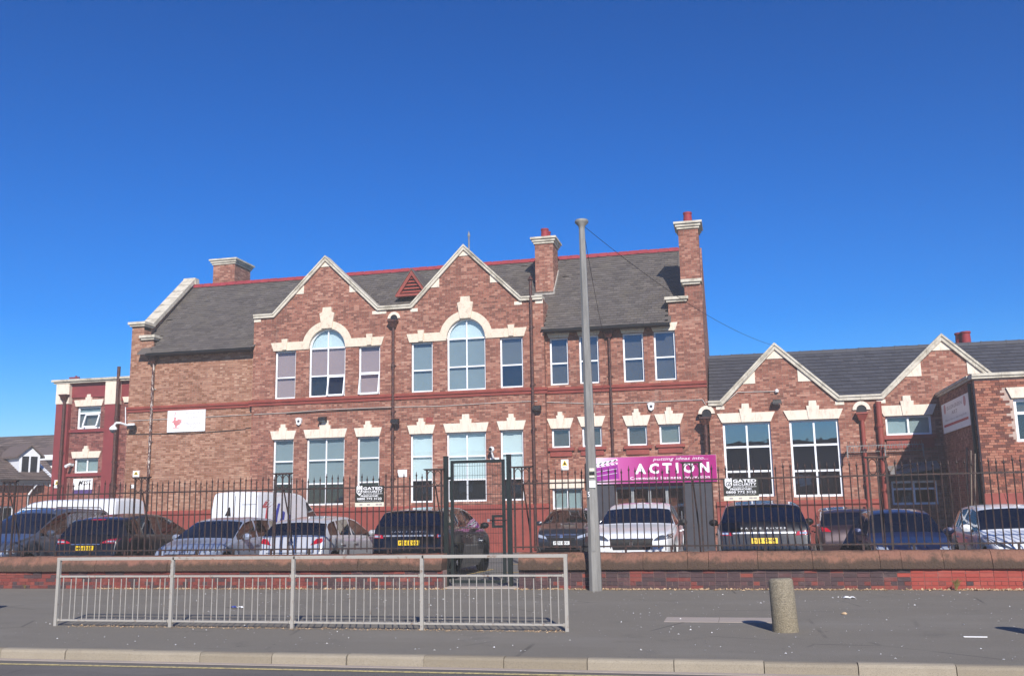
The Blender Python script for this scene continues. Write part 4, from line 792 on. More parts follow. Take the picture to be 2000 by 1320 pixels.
# weathered sign board on the shaded side of the block
sg = thing('side_sign', 'weathered white arts centre signboard on the shaded side of the flat-roofed block', 'sign', (BX, 32, 3.6))
def on_side(x, y): d = ray(x, y); q = d*((BX-.03)/d.x)+Vector((0, 0, EYE)); return q
q0, q1 = on_side(1842, 812), on_side(1896, 806); zt_ = (on_side(1842, 783).z+on_side(1893, 774).z)/2; zb2 = (on_side(1847, 844).z+on_side(1896, 833).z)/2
mb = MB(); mb.box(BX-.06, BX-.01, q1.y, q0.y, zb2, zt_); mb.build('board', 'white_sign', sg); yw_ = q0.y-q1.y; zh_ = zt_-zb2
def text_side(key, f0, f1, g0, g1, mat): v, f = TXT[key]; m_ = MB(); m_.add([(BX-.063, q0.y-yw_*(f0+(f1-f0)*a), zb2+zh_*(g0+(g1-g0)*b)) for a, b in v], f); m_.build('lettering', mat, sg)
text_side('side1', .22, .78, .74, .86, 'grey_print'); text_side('side2', .38, .6, .54, .66, 'grey_print'); text_side('side3', .12, .9, .36, .44, 'grey_print')
mb = MB(); mb.box(BX-.064, BX-.0605, q0.y-yw_*.95, q0.y-yw_*.05, zb2+zh_*.2, zb2+zh_*.28); mb.build('red_band', 'red_print', sg)
for f_ in (.13, .87): mb = MB(); mb.lathe([(.16, BX-.0635), (.12, BX-.0645), (0, BX-.0645)], (0, q0.y-yw_*f_, zb2+zh_*.8), 14, 'x'); mb.build('emblem', 'pink_print', sg)

# ================================================================== annex behind the left end
AY = 39.0
annex = thing('annex', 'narrow red painted annex with cream-topped pilasters beyond the left end of the school', 'building', (-29.5, AY, 0))
AX0, AX1 = XY_(110, 850, AY), -23.5; AZ = ZY_(180, 742, AY); ops = []; wins.clear()
n1 = W(150, 196, 793, 837, AY, ops, rows=[806], blinds=['frosted', gy], ncol=1, fw=.08); n2 = W(144, 191, 894, 923, AY, ops, ncol=2, blinds=['frosted'], fw=.07)
wall(annex, [(AX0, AZ), (AX1, AZ)], AY, ops, 'brick_annex')
for r, Y, kw in wins: window(annex, *r, Y, **kw)
mb = MB(); p = n1; fw_ = .06; x0, x1, z0, z1 = n1[0]+.42, n1[1]-.06, n1[2]+.06, n1[3]-.36
for a, b, c, d in ((x0, x1, z1-fw_, z1), (x0, x1, z0, z0+fw_), (x0, x0+fw_, z0, z1), (x1-fw_, x1, z0, z1)):
    k_ = lambda z: -.24*(z1-z)/(z1-z0)
    mb.add([(a, AY+.05+k_(c), c), (b, AY+.05+k_(c), c), (b, AY+.05+k_(d), d), (a, AY+.05+k_(d), d), (a, AY+.09+k_(c), c), (b, AY+.09+k_(c), c), (b, AY+.09+k_(d), d), (a, AY+.09+k_(d), d)], [(0, 1, 2, 3), (7, 6, 5, 4), (0, 4, 5, 1), (1, 5, 6, 2), (2, 6, 7, 3), (3, 7, 4, 0)])
mb.build('open_casement', 'upvc', annex)
lintel(annex, n1[0]-.06, n1[1]+.06, n1[3], n1[3]+.3, AY, .1, .17, .25); lintel(annex, n2[0]-.06, n2[1]+.06, n2[3], n2[3]+.3, AY, .1, .17, .25)
for xa, xb in ((112, 136), (208, 233)):
    X0, X1 = XY_(xa, 850, AY), XY_(xb, 850, AY); zc = ZY_((xa+xb)/2, 790, AY); mb = MB(); mb.box(X0, X1, AY-.22, AY+.01, 0, zc); pl = mb.build('pilaster', 'annex_red', annex); mb = MB(); mb.box(X0-.02, X1+.02, AY-.25, AY+.01, zc, AZ-.14); mb.build('pilaster_head', 'cream', pl)
X0, X1 = XY_(136, 850, AY), XY_(208, 850, AY)
mb = MB(); mb.box(X0, X1, AY-.05, AY+.01, ZY_(170, 778, AY)+.05, AZ-.14); mb.box(XY_(233, 850, AY), AX1, AY-.05, AY+.01, ZY_(170, 778, AY)-.2, AZ-.14); mb.build('painted_panel', 'annex_red', annex)
for y_ in (841, 927): z_ = ZY_(170, y_, AY); mb = MB(); mb.box(X0, X1, AY-.08, AY+.01, z_-.07, z_+.07); mb.build('string_course', 'annex_red', annex)
mb = MB(); mb.box(AX0-.1, AX1, AY-.28, AY+.4, AZ-.14, AZ-.06); mb.box(AX0-.18, AX1, AY-.36, AY+.4, AZ-.06, AZ+.04); mb.build('cornice', 'coping_stone', annex)
mb = MB(); mb.box(AX0, AX0+.3, AY+.36, AY+8, 0, AZ-.15); mb.box(AX0, AX1, AY+.36, AY+8, AZ-.2, AZ-.16); mb.build('side_wall', 'brick_annex', annex)
downpipe(annex, XY_(130, 860, AY), AY-.22, ZY_(136, 772, AY), .1, .07, True, 'pipe_brown', (4.5, 3)); downpipe(annex, XY_(234, 850, AY), AY-.22, ZY_(237, 718, AY), .1, .08, False, 'pipe_brown', (6, 4, 3))
r = rect(241, 249, 775, 786, AY); mb = MB(); mb.prism_y([(r[0], r[3]), (r[1]+.3, r[3]), (r[1]+.3, r[2]), (r[0]+.1, r[2])], AY-.09, AY); mb.build('lintel', 'cream', annex)
mb = MB(); p = PY(147, 738, AY+1); mb.box(p.x-.35, p.x+.2, AY+1, AY+1.08, p.z-.02, p.z+.05); mb.tube((p.x+.05, AY+1, AZ-.1), (p.x+.05, AY+1, p.z+.1), .05); mb.build('roof_bracket', 'annex_red', annex)

# ================================================================== houses further left
HY = 46.0; hx1 = XY_(86, 960, HY); he = ZY_(86, 930, HY)
hs = thing('brick_house', 'low red brick house with tiled roof, small white dormer and white bargeboard', 'house', (hx1, HY, 0)); ops = []; wins.clear()
h1 = (hx1-2.6, hx1-1.5, .9, 2.2); ops.append(h1)
wall(hs, [(hx1-14, he), (hx1, he)], HY, ops, 'brick_house'); window(hs, *h1, HY, ncol=2, blinds=[dk], fw=.09)
mb = MB(); ry_ = HY+4.2; rz_ = he+1.75; mb.box(hx1-.3, hx1-.002, HY+.36, HY+8.2, 0, he); mb.prism_x([(HY+.3, he-.02), (HY+8.2, he-.02), (ry_, rz_-.15)], hx1-.3, hx1-.002); mb.build('gable_wall', 'brick_house', hs)
mb = MB(); mb.add([(hx1-14, HY-.5, he-.25), (hx1+.35, HY-.5, he-.25), (hx1+.35, ry_, rz_), (hx1-14, ry_, rz_), (hx1-14, HY+8.9, he-.25), (hx1+.35, HY+8.9, he-.25)], [(0, 1, 2, 3), (3, 2, 5, 4)]); hr = mb.build('roof', 'house_tile', hs)
slates(hr, hx1-13.9, hx1+.33, HY-.5, he-.22, ry_, rz_+.03, w=.33, gauge=.3, th=.025, mat='house_tile', name='roof_tiles', jit=.004)
mb = MB(); mb.prism_x([(HY-.55, he-.5), (HY-.55, he-.2), (ry_, rz_+.08), (ry_, rz_-.2)], hx1+.22, hx1+.42); mb.box(hx1+.0, hx1+.4, HY-.55, HY-.2, he-.55, he-.3); mb.build('bargeboard', 'upvc', hs)
mb = MB(); mb.box(hx1-14, hx1+.3, HY-.6, HY-.5, he-.42, he-.26); mb.build('gutter', 'dark_grey_paint', hs); mb = MB(); mb.box(hx1-14, hx1-.01, HY-.48, HY-.01, he-.5, he-.42); mb.build('soffit', 'upvc', hs)
mb = MB(); x_ = hx1-.9; mb.path([(x_+.3, HY-.5, he-.45), (x_+.1, HY-.12, he-.9), (x_, HY-.1, he-1.1), (x_, HY-.1, .1)], .05, 6); mb.build('downpipe', 'upvc', hs)
dY = HY+.55; r = (hx1-1.2, hx1-.1, he+.1, he+1.65); mb = MB(); mb.box(r[0], r[1], dY, dY+2.6, r[2]-.1, r[3]-.5); d_ = mb.build('dormer', 'upvc', hs)
xm = (r[0]+r[1])/2; mb = MB(); mb.prism_y([(r[0], r[3]-.5), (r[1], r[3]-.5), (xm, r[3])], dY, dY+.1); mb.build('dormer_gable', 'upvc', d_)
for s in (-1, 1): mb = MB(); mb.prism_y([(xm, r[3]+.02), (xm, r[3]+.12), (xm+s*((r[1]-r[0])/2+.2), r[3]-.54), (xm+s*((r[1]-r[0])/2+.2), r[3]-.64)], dY-.15, dY+2.8); mb.build('dormer_roof', 'house_tile', d_)
mb = MB(); mb.box(r[0]+.14, xm-.05, dY-.01, dY+.01, r[2]+.05, r[3]-.55); mb.build('pane', 'room_dark', d_); mb = MB(); mb.box(xm+.05, r[1]-.14, dY-.01, dY+.01, r[2]+.05, r[3]-.55); mb.build('pane', 'room_dark', d_)
hs.rotation_euler.z = rad(62)
h2 = thing('brick_house', 'tall tiled house roof with white rendered side rising behind the dormer house', 'house', (-44, 56, 0)); H2 = 57.0
a_, b_ = PY(-60, 848, H2+5), PY(108, 862, H2+5); e_ = ZY_(90, 930, H2)
mb = MB(); mb.box(a_.x-12, b_.x+6, H2, H2+10, 0, e_); mb.build('wall', 'brick_house', h2)
mb = MB(); mb.add([(a_.x-14, H2-.4, e_), (b_.x+8, H2-.4, e_), (b_.x+8, H2+5, b_.z), (a_.x-14, H2+5, a_.z+.3), (a_.x-14, H2+10.4, e_), (b_.x+8, H2+10.4, e_)], [(0, 1, 2, 3), (3, 2, 5, 4)]); r2 = mb.build('roof', 'house_tile', h2)
slates(r2, a_.x-6, b_.x+8, H2-.4, e_+.02, H2+5, (a_.z+b_.z)/2+.1, w=.4, gauge=.36, th=.03, mat='house_tile', name='roof_tiles', jit=.004)
h3 = thing('rendered_house', 'white rendered gable with brown tiled eaves squeezed beside the annex', 'house', (-36, 50, 0)); r = rect(84, 112, 893, 918, 50); r_ = rect(66, 112, 874, 890, 50)
mb = MB(); mb.prism_y([(r[0], r[3]), (r[1]+1, r[3]), (r[1]+1, 0), (r[1]-.05, 0), (r[1]-.05, r[2]-.2)], 50, 54); mb.build('wall', 'white_sign', h3)
mb = MB(); mb.prism_x([(49.6, r_[2]-.1), (49.6, r_[2]+.05), (52.5, r_[3]+.7), (52.5, r_[3]+.5)], r_[0], r_[1]+1); mb.build('roof', 'house_tile', h3); mb = MB(); mb.box(r_[0], r_[1]+1, 49.5, 49.58, r_[2]-.28, r_[2]+.02); mb.build('fascia', 'upvc', h3)

# ================================================================== boundary wall: brick courses under sandstone copings
WF = 19.30
GX0, GX1 = XY_(864, 1120, WF), XY_(1013, 1120, WF)
def boundary(label, x0, x1, joints, loc, mats):
    t = thing('boundary_wall', label, 'wall', loc)
    mb = MB(); mb.box(x0+.01, x1-.01, WF+.012, WF+.40, 0, .375); mb.build('wall_core', 'mortar', t)
    sh = {}; bw, rh = .235, .075
    for r in range(5):
        hdr = r == 1; w = bw/2 if hdr else bw; x = x0 - random.choice((0, .25, .5))*w
        while x < x1:
            a, b = max(x, x0)+.004, min(x+w, x1)-.004; x += w
            if b-a < .04: continue
            m = mats((a+b)/2, r); key = (m, round((b-a)*100)); dy = random.uniform(-.003, .003)
            if key not in sh:
                q = MB(); q.box(a, b, WF, WF+.03, r*rh+.004, (r+1)*rh-.004); sh[key] = (q.build('brick', m, t), a, r)
            else:
                o, a0, r0 = sh[key]; alike(o, t, (a-a0, dy, (r-r0)*rh))
    js = [x0]+[j for j in joints if x0+.2 < j < x1-.2]+[x1]
    for a, b in zip(js, js[1:]):
        d = random.uniform(-.012, .012); e = random.uniform(-.008, .006); n = max(2, int((b-a)/.12)); f = WF-.075+d
        prof = [(f, .38), (f, .49+e), (f+.03, .55+e), (f+.10, .665+e), (f+.15, .695+e), (f+.2, .70+e), (WF+.46, .70+e), (WF+.46, .38)]
        vs_, fs = [], []
        for i in range(n+1):
            x = a+.004+(b-a-.008)*i/n; k = random.uniform(-.011, .009) if 0 < i < n else .008
            vs_ += [(x, y+(k if y < WF+.1 else 0), z+(k*.6 if z > .5 else 0)) for y, z in prof]
        P_ = len(prof)
        for i in range(n):
            for j in range(P_): fs.append((i*P_+j, (i+1)*P_+j, (i+1)*P_+(j+1) % P_, i*P_+(j+1) % P_))
        fs += [tuple(range(P_)), tuple(range((n+1)*P_-1, n*P_-1, -1))]
        mb = MB(); mb.add(vs_, fs); mb.build('coping_stone', 'sandstone', t, 35, fix=True)
    return t
def pxj(xs, y=1095): return [XY_(x, y, WF) for x in xs]
XRED = XY_(1765, 1120, WF)
boundary('low brick wall with sandstone coping left of the mesh gate, behind the guard rail', -20, GX0, [-18.6, -17.2, -15.9]+pxj([75, 190, 330, 470, 610, 700, 800]), ((-20+GX0)/2, WF, 0), lambda x, r: 'wall_brick_red' if random.random() < (.75 if x < -8.5 else .3) else 'wall_brick_blue')
boundary('low brick wall with sandstone coping right of the mesh gate, partly painted red', GX1, 9, pxj([1150, 1256, 1343, 1384, 1480, 1587, 1718, 1760, 1842, 1937])+[5.5, 6.4, 7.6], ((9+GX1)/2, WF, 0), lambda x, r: 'wall_brick_painted' if x > XRED+random.uniform(-.15, .15) and not (random.random() < .12 and r < 2) else ('wall_brick_red' if random.random() < .22 else 'wall_brick_blue'))

# ================================================================== iron railings on the wall
RLY = 19.55
def oval(mb, x, z, y, a, b, r=.009, n=16):
    mb.path([(x+a*math.cos(2*math.pi*i/n), y, z+b*math.sin(2*math.pi*i/n)) for i in range(n+1)], r, 5)
def railing(label, x0, x1, loc, stands):
    t = thing('iron_railing', label, 'railing', loc)
    for z, h_ in ((2.095, .03), (.815, .03)):
        mb = MB(); mb.box(x0, x1, RLY-.018, RLY+.018, z-h_/2, z+h_/2); mb.build('rail', 'railing_iron', t)
    mb = MB(); r = .0125; zb, zt = .76, 2.26; bar0 = None
    x = x0+.08
    while x < x1-.04:
        if not any(abs(x-s) < .15 for s in stands):
            if bar0 is None:
                mb.tube((x, RLY, zb), (x, RLY, zt), r, r, 6); mb.lathe([(r*.8, zt), (r*1.7, zt+.03), (r*1.5, zt+.045), (r*.9, zt+.05), (.004, zt+.11), (0, zt+.112)], (x, RLY, 0), 6); bar0 = mb.build('bar', 'railing_iron', t); xb = x
            else:
                o = alike(bar0, t, (x-xb, 0, random.uniform(-.012, .012))); o.rotation_euler.y = random.uniform(-.006, .006)
        x += .137
    std0 = None
    for s in stands:
        for d in (-.16, .16):
            q = MB(); q.box(s+d-.017, s+d+.017, RLY-.017, RLY+.017, .70, 2.42); pst = q.build('standard', 'railing_iron', t)
        q = MB(); q.box(s-.013, s+.013, RLY-.013, RLY+.013, .76, 2.42); q.build('bar', 'railing_iron', t)
        q = MB(); q.prism_y([(s-.19, 2.42), (s+.19, 2.42), (s+.24, 2.455), (s-.24, 2.455)], RLY-.05, RLY+.05); q.build('cap_plate', 'railing_iron', t)
        for d in (-.08, .08): q = MB(); oval(q, s+d, 2.26, RLY, .075, .15); q.build('oval_ring', 'railing_iron', t)
        q = MB(); q.path([(s+.02, RLY+.02, 2.1), (s+.08, RLY+.3, 1.2), (s+.1, RLY+.55, .02)], .016, 6); q.build('back_stay', 'railing_iron', t)
    # short feet under the bottom rail
    for i in range(int((x1-x0)/.9)):
        x = x0+.5+i*.9; q = MB(); q.box(x-.02, x+.02, RLY-.02, RLY+.02, .69, .80); q.build('foot', 'railing_iron', t)
    return t
SX = lambda x, y: XY_(x, y, RLY)
railing('rusty iron railing with spear tops left of the mesh gate', -19.5, XY_(866, 1000, RLY), (-13, RLY, .7), [SX(18, 960), SX(276, 950), SX(552, 940), SX(848, 930)])
railing('rusty iron railing with spear tops right of the mesh gate', XY_(1002, 1000, RLY), 8.5, (1, RLY, .7), [SX(1019, 930), SX(1350, 920), SX(1713, 912), SX(2035, 905)])

# ================================================================== green mesh gate
gt = thing('mesh_gate', 'dark green welded mesh pedestrian gate between two tall square posts', 'gate', (XY_(930, 1146, 19.7), 19.7, 0)); GY = 19.70
for x in (871.5, 995.5):
    X = XY_(x, 1010, GY); q = MB(); q.box(X-.045, X+.045, GY-.045, GY+.045, 0, 2.7); q.box(X-.05, X+.05, GY-.05, GY+.05, 2.7, 2.72); q.build('post', 'gate_green', gt)
X0, X1 = XY_(881, 1010, GY), XY_(987, 1010, GY); zt_, zb_ = 2.62, .09
for a, b, c, d in ((X0, X0+.06, zb_, zt_), (X1-.06, X1, zb_, zt_), (X0+.06, X1-.06, zt_-.06, zt_), (X0+.06, X1-.06, zb_, zb_+.06)): q = MB(); q.box(a, b, GY-.03, GY+.03, c, d); q.build('leaf_frame', 'gate_green', gt)
q = MB(); xw = X0+.09; q.tube((xw, GY, zb_+.05), (xw, GY, zt_-.05), .0032, .0032, 5); w0 = q.build('mesh_wire', 'gate_green', gt)
n_ = int((X1-X0-.18)/.055)
for i in range(1, n_+1): alike(w0, gt, (i*.055, 0, 0))
q = MB(); q.tube((X0+.05, GY-.006, .3), (X1-.05, GY-.006, .3), .004, .004, 5); w1 = q.build('mesh_wire', 'gate_green', gt)
for i in range(1, 12): alike(w1, gt, (0, 0, i*.2))
lx0, lx1 = XY_(961, 1015, GY), X1-.06; zc0, zc1 = ZY_(975, 1030, GY), ZY_(975, 1005, GY)
for a, b, c, d in ((lx0, lx0+.05, zc0, zc1), (lx0+.05, lx1, zc1-.05, zc1), (lx0+.05, lx1, zc0, zc0+.05)): q = MB(); q.box(a, b, GY-.03, GY+.03, c, d); q.build('lock_frame', 'gate_green', gt)
q = MB(); q.box(lx0-.05, lx1+.1, GY-.05, GY-.032, zc1-.12, zc1-.095); q.build('slide_bolt', 'black_paint', gt); q = MB(); q.box(lx0-.09, lx0-.04, GY-.055, GY-.03, zc1-.14, zc1-.08); q.build('padlock', 'steel', gt)
for z in (2.25, 1.3, .35): q = MB(); q.box(X0-.06, X0, GY-.02, GY+.02, z-.03, z+.03); q.build('hinge', 'gate_green', gt)
q = MB(); q.box(GX0+.02, GX1-.02, 19.346, 20.0, .005, .03); struct(q.build('gate_threshold', 'slab'))

# ================================================================== grey guard rail along the pavement
gy = 12.83; gxs = [PZ(x, 1226).x for x in (110, 334, 571, 821)]; gxs = [-10.03+1.911*i for i in range(4)]+[-10.03+1.911*3+2.0]
gr = thing('guard_rail', 'grey painted pedestrian guard rail with four barred panels on the pavement', 'guard rail', (-6.2, gy, 0))
for i, x in enumerate(gxs): q = MB(); q.box(x-.023, x+.023, gy-.023, gy+.023, 0, .97); q.build('post', 'guard_rail_grey', gr)
bar = None; GZ = .985
for i, (a, b) in enumerate(zip(gxs, gxs[1:])):
    q = MB(); q.bevbox(a-.026+(.0 if i == 0 else .03), b+.026, gy-.024, gy+.024, GZ-.036, GZ+.006, .008); q.build('top_rail', 'guard_rail_grey', gr)
    for z in (.715, .085): q = MB(); q.box(a+.05, b-.05, gy-.028, gy+.028, z-.012, z+.012); q.build('panel_rail', 'guard_rail_grey', gr)
    for z in (.715, .085):
        q = MB(); q.box(a+.026, a+.05, gy-.008, gy+.008, z-.02, z+.02); q.box(b-.05, b-.026, gy-.008, gy+.008, z-.02, z+.02); q.build('fixing_lug', 'guard_rail_grey', gr)
    n_ = 17
    for k in range(n_):
        x = a+.05+(b-a-.1)*(k+.5)/n_; yy = gy+(.018 if k % 2 else -.018)
        if bar is None:
            q = MB(); q.tube((x, yy, .097), (x, yy, .703), .0072, .0072, 8); bar = q.build('bar', 'guard_rail_grey', gr, 40); bx0, by0 = x, yy
        else: o = alike(bar, gr, (x-bx0, yy-by0, 0)); o.rotation_euler.y = random.uniform(-.004, .004)

# ================================================================== old lamp column stump
pb = PZ(1164, 1153); pt = PY(1134, 433, pb.y); lp = thing('lamp_column', 'tall grey tapering column without a lamp, standing against the low wall', 'post', (pb.x, pb.y, 0))
q = MB(); q.tube((pb.x, pb.y, 0), (pt.x+.02, pb.y, pt.z-.02), .128, .062, 8); q.build('shaft', 'lamp_post_grey', lp)
q = MB(); q.lathe([(.062, pt.z-.16), (.07, pt.z-.1), (.14, pt.z-.03), (.145, pt.z+.0), (.13, pt.z+.03), (0, pt.z+.045)], (pt.x+.02, pb.y, 0), 14); q.build('cap', 'lamp_post_grey', lp, 50)
q = MB(); zz = 1.0; q.prism_x([(pb.y-.124, .75), (pb.y-.116, 1.35), (pb.y-.09, 1.35), (pb.y-.09, .75)], pb.x-.045, pb.x+.04); q.build('access_door', 'lamp_post_grey', lp)
r = rect(1151, 1163, 938, 952, pb.y-.12); q = MB(); q.box(r[0], r[1], pb.y-.125, pb.y-.118, r[2], r[3]); nt_ = q.build('notice', 'white_sign', lp)
for yy, c_ in ((917, 'sign_cream'), (925, 'sign_dark'), (929, 'sign_cream')): r = rect(1151, 1161, yy-3, yy+3, pb.y-.12); q = MB(); q.box(r[0], r[1], pb.y-.122, pb.y-.116, r[2], r[3]); q.build('sticker', c_, lp)
r = rect(1148, 1152, 960, 970, pb.y-.12); text_y('five', r[0], r[1], r[2], r[3], pb.y-.125, 'white_print', lp)
def sagwire(a, b, sag, label, rr=.006):
    a, b = Vector(a), Vector(b); q = MB(); n = 20; q.path([a.lerp(b, i/n)-Vector((0, 0, sag*4*(i/n)*(1-i/n))) for i in range(n+1)], rr, 5); single('overhead_wire', q, 'cable_black', label, 'wire', a)
top_ = (pt.x+.04, pb.y, pt.z-.08)
sagwire(top_, (XY_(1193, 716, WY-.1), WY-.1, ZY_(1193, 716, WY-.1)), .25, 'black wire drooping from the column top to the downpipe between the upper windows'); sagwire(top_, (XY_(1512, 676, RY), RY-.1, ZY_(1512, 676, RY)), .35, 'long black wire from the column top to the single-storey gable peak')

# ================================================================== bollards
b0 = PZ(1536, 1235); b0.y += .13
def bollard(x, y, label, lean=(0, 0)):
    q = MB(); q.lathe([(.162, 0), (.158, .3), (.152, .62), (.145, .645), (.125, .66), (0, .664)], (0, 0, 0), 28); o = q.build('bollard', 'aggregate', None, 50); o.location = (x, y, -.005); o.rotation_euler = (lean[0], lean[1], 0); tag(o, label, 'bollard', 'concrete bollards along the pavement')
bollard(b0.x, b0.y, 'squat exposed-aggregate concrete bollard beside the slab strip', (0, -.04))
sd = Vector((-math.sin(SUN_AZ), math.cos(SUN_AZ)))*(.66/math.tan(SUN_EL)+.12)
for (x, y), l in (((5, 1182), 'concrete bollard left of the guard rail of which only the shadow shows'), ((1952, 1223), 'concrete bollard further along the pavement of which only the shadow shows')): p = PZ(x, y); bollard(p.x-sd.x, p.y-sd.y, l)

# ================================================================== litter, leaves, weeds
q = MB()
def flake(q, x, y, z, s):
    a = random.uniform(0, 6.28); c, d = math.cos(a)*s, math.sin(a)*s; e = random.uniform(.3, .8); k = random.uniform(0, s*1.1)
    q.add([(x-c, y-d, z), (x-d*e, y+c*e, z+k), (x+c, y+d, z+.002), (x+d*e, y-c*e, z+k*.5)], [(0, 1, 2), (0, 2, 3)])
for i in range(5200):
    x = random.uniform(-14, 7); 
    if GX0+.1 < x < GX1-.1: continue
    if random.random() > .35+.65*(math.sin(x*1.7)*.5+.5)*(1 if x > -6 else .45): continue
    flake(q, x, WF-abs(random.gauss(0, .085))-.012, .003, random.uniform(.012, .042))
for i in range(1300): flake(q, random.uniform(-9.8, -2.3), gy-.02+random.gauss(0, .07), .003, random.uniform(.006, .018))
o = stuff(q.build('dry_leaves', 'dry_leaf')); tag(o, 'brown dry leaves and debris drifted along the wall foot and guard rail', 'leaves')
q = MB()
for i in range(900): flake(q, random.uniform(-11, 4), random.uniform(10.9, 18.8), .003, random.choice((.006, .008, .01, .016)))
o = stuff(q.build('litter_specks', 'paper')); tag(o, 'tiny pale chips and crumbs of litter scattered over the pavement', 'litter')
def crumple(x, y, label, mats, L=.2, Wd=.09, split=False):
    p = PZ(x, y); q = MB(); n = 7
    for j in range(2 if split else 1):
        vs_ = [(p.x+j*L*.9+L*(i/n-.5), p.y+Wd*(k-.5)+random.uniform(-.015, .015), .004+random.uniform(0, .035)*(1 if 0 < i < n else .2)) for i in range(n+1) for k in (0, .33, .66, 1)]
        q.add(vs_, [(i*4+k, (i+1)*4+k, (i+1)*4+k+1, i*4+k+1) for i in range(n) for k in range(3)], j)
    single('litter', q, mats, label, 'litter', (p.x, p.y, 0))
crumple(1659, 1168, 'crumpled white paper lying on the pavement near the red painted wall', 'paper', .2, .1); crumple(457, 1187, 'blue and white crisp packet lying behind the guard rail', ['wrapper_blue', 'paper'], .11, .07, True)
p = PZ(1905, 1244); q = MB(); q.box(p.x-.13, p.x+.13, p.y-.012, p.y+.012, .002, .012); o = single('litter', q, 'paper', 'thin white stick lying flat on the pavement right of the bollard', 'litter', (p.x, p.y, 0)); p = PZ(1649, 1199); q = MB(); q.lathe([(.04, .002), (.045, .01), (.02, .03), (0, .032)], (p.x, p.y, 0), 8); single('litter', q, 'dry_leaf', 'small crumpled brown scrap on the pavement behind the bollard', 'litter', (p.x, p.y, 0))
def weed(x, y, label, n=40, h=.22):
    p = PZ(x, y); q = MB(); p.y = min(p.y, WF-.03)
    for i in range(n):
        a = random.uniform(0, 6.28); l = random.uniform(.4, 1)*h; s = random.uniform(.2, .9)*l; w = .004; x1, y1 = p.x+s*math.cos(a), p.y-abs(s*math.sin(a))*.5
        xm_, ym_ = p.x+s*.4*math.cos(a), p.y-abs(s*.4*math.sin(a))*.5; q.add([(p.x-w, p.y, 0), (p.x+w, p.y, 0), (xm_+w, ym_, l*.7), (x1, y1, l), (xm_-w, ym_, l*.7)], [(0, 1, 2, 4), (4, 2, 3)])
    single('weed', q, 'dry_weed', label, 'weed', (p.x, p.y, 0))
weed(1868, 1153, 'dry brown weed tuft growing at the foot of the red painted wall', 60, .24); weed(1512, 1148, 'thin dry weed at the wall foot behind the bollard', 24, .2); weed(57, 1148, 'small weed at the foot of the wall beyond the guard rail end', 22, .12)

# ================================================================== signs
def board(name, label, r, Y, mat, th=.02): t = thing(name, label, 'sign', ((r[0]+r[1])/2, Y, r[2])); q = MB(); q.box(r[0], r[1], Y-th, Y, r[2], r[3]); q.build('board', mat, t); return t
def fr(r, a, b, c, d): return r[0]+(r[1]-r[0])*a, r[0]+(r[1]-r[0])*b, r[2]+(r[3]-r[2])*c, r[2]+(r[3]-r[2])*d
# clapperboard sign over the entrance, in front of the surround
r = rect(1146, 1400, 891, 943, WY-.27); t = board('entrance_sign', 'wide magenta sign with clapperboard and the word ACTION over the entrance', r, WY-.26, 'white_sign', .06)
q = MB(); q.box(r[0]+.03, r[1]-.004, WY-.335, WY-.3225, r[2]+.004, r[3]-.004); fc = q.build('printed_face', 'pink_sign', t)
fc_o = Vector(((r[0]+r[1])/2, 0, 0)); 
for v in fc.data.vertices: v.co.x -= fc_o.x-ORG[t.name].x
fc.location.x = fc_o.x-ORG[t.name].x
SY = WY-.337
a, b, c, d = fr(r, .52, .94, .8, .95); text_y('ideas', a, b, c, d, SY, 'white_print', t); a, b, c, d = fr(r, .38, .945, .34, .74); text_split('action', a, b, c, d, SY, 'white_print', t); a, b, c, d = fr(r, .34, .945, .1, .25); text_y('comm', a, b, c, d, SY, 'white_print', t)
def poly(par, r, pts, mat, Y, name): q = MB(); q.add([(r[0]+(r[1]-r[0])*x, Y, r[2]+(r[3]-r[2])*z) for x, z in pts], [tuple(range(len(pts)))]); q.build(name, mat, par)
poly(t, r, [(.045, .1), (.255, .2), (.245, .72), (.045, .6)], 'purple_print', SY, 'clapperboard'); poly(t, r, [(.045, .62), (.245, .74), (.247, .8), (.045, .68)], 'white_print', SY-.001, 'clap_stick'); poly(t, r, [(.045, .74), (.24, .95), (.25, .88), (.045, .67)], 'white_print', SY-.002, 'clap_stick')
for i in range(5): x = .06+i*.038; poly(t, r, [(x, .7+i*.036), (x+.016, .71+i*.036), (x+.028, .77+i*.038), (x+.012, .76+i*.038)], 'black_print', SY-.003, 'clap_stripe')
for i in range(5): x = .06+i*.038; poly(t, r, [(x+.012, .635+i*.023), (x+.026, .64+i*.023), (x+.016, .69+i*.023), (x, .685+i*.023)], 'purple_print', SY-.003, 'clap_stripe')
for z in (.3, .46): poly(t, r, [(.055, z-.02), (.24, z+.1), (.24, z+.115), (.055, z-.005)], 'white_print', SY-.001, 'slate_line')
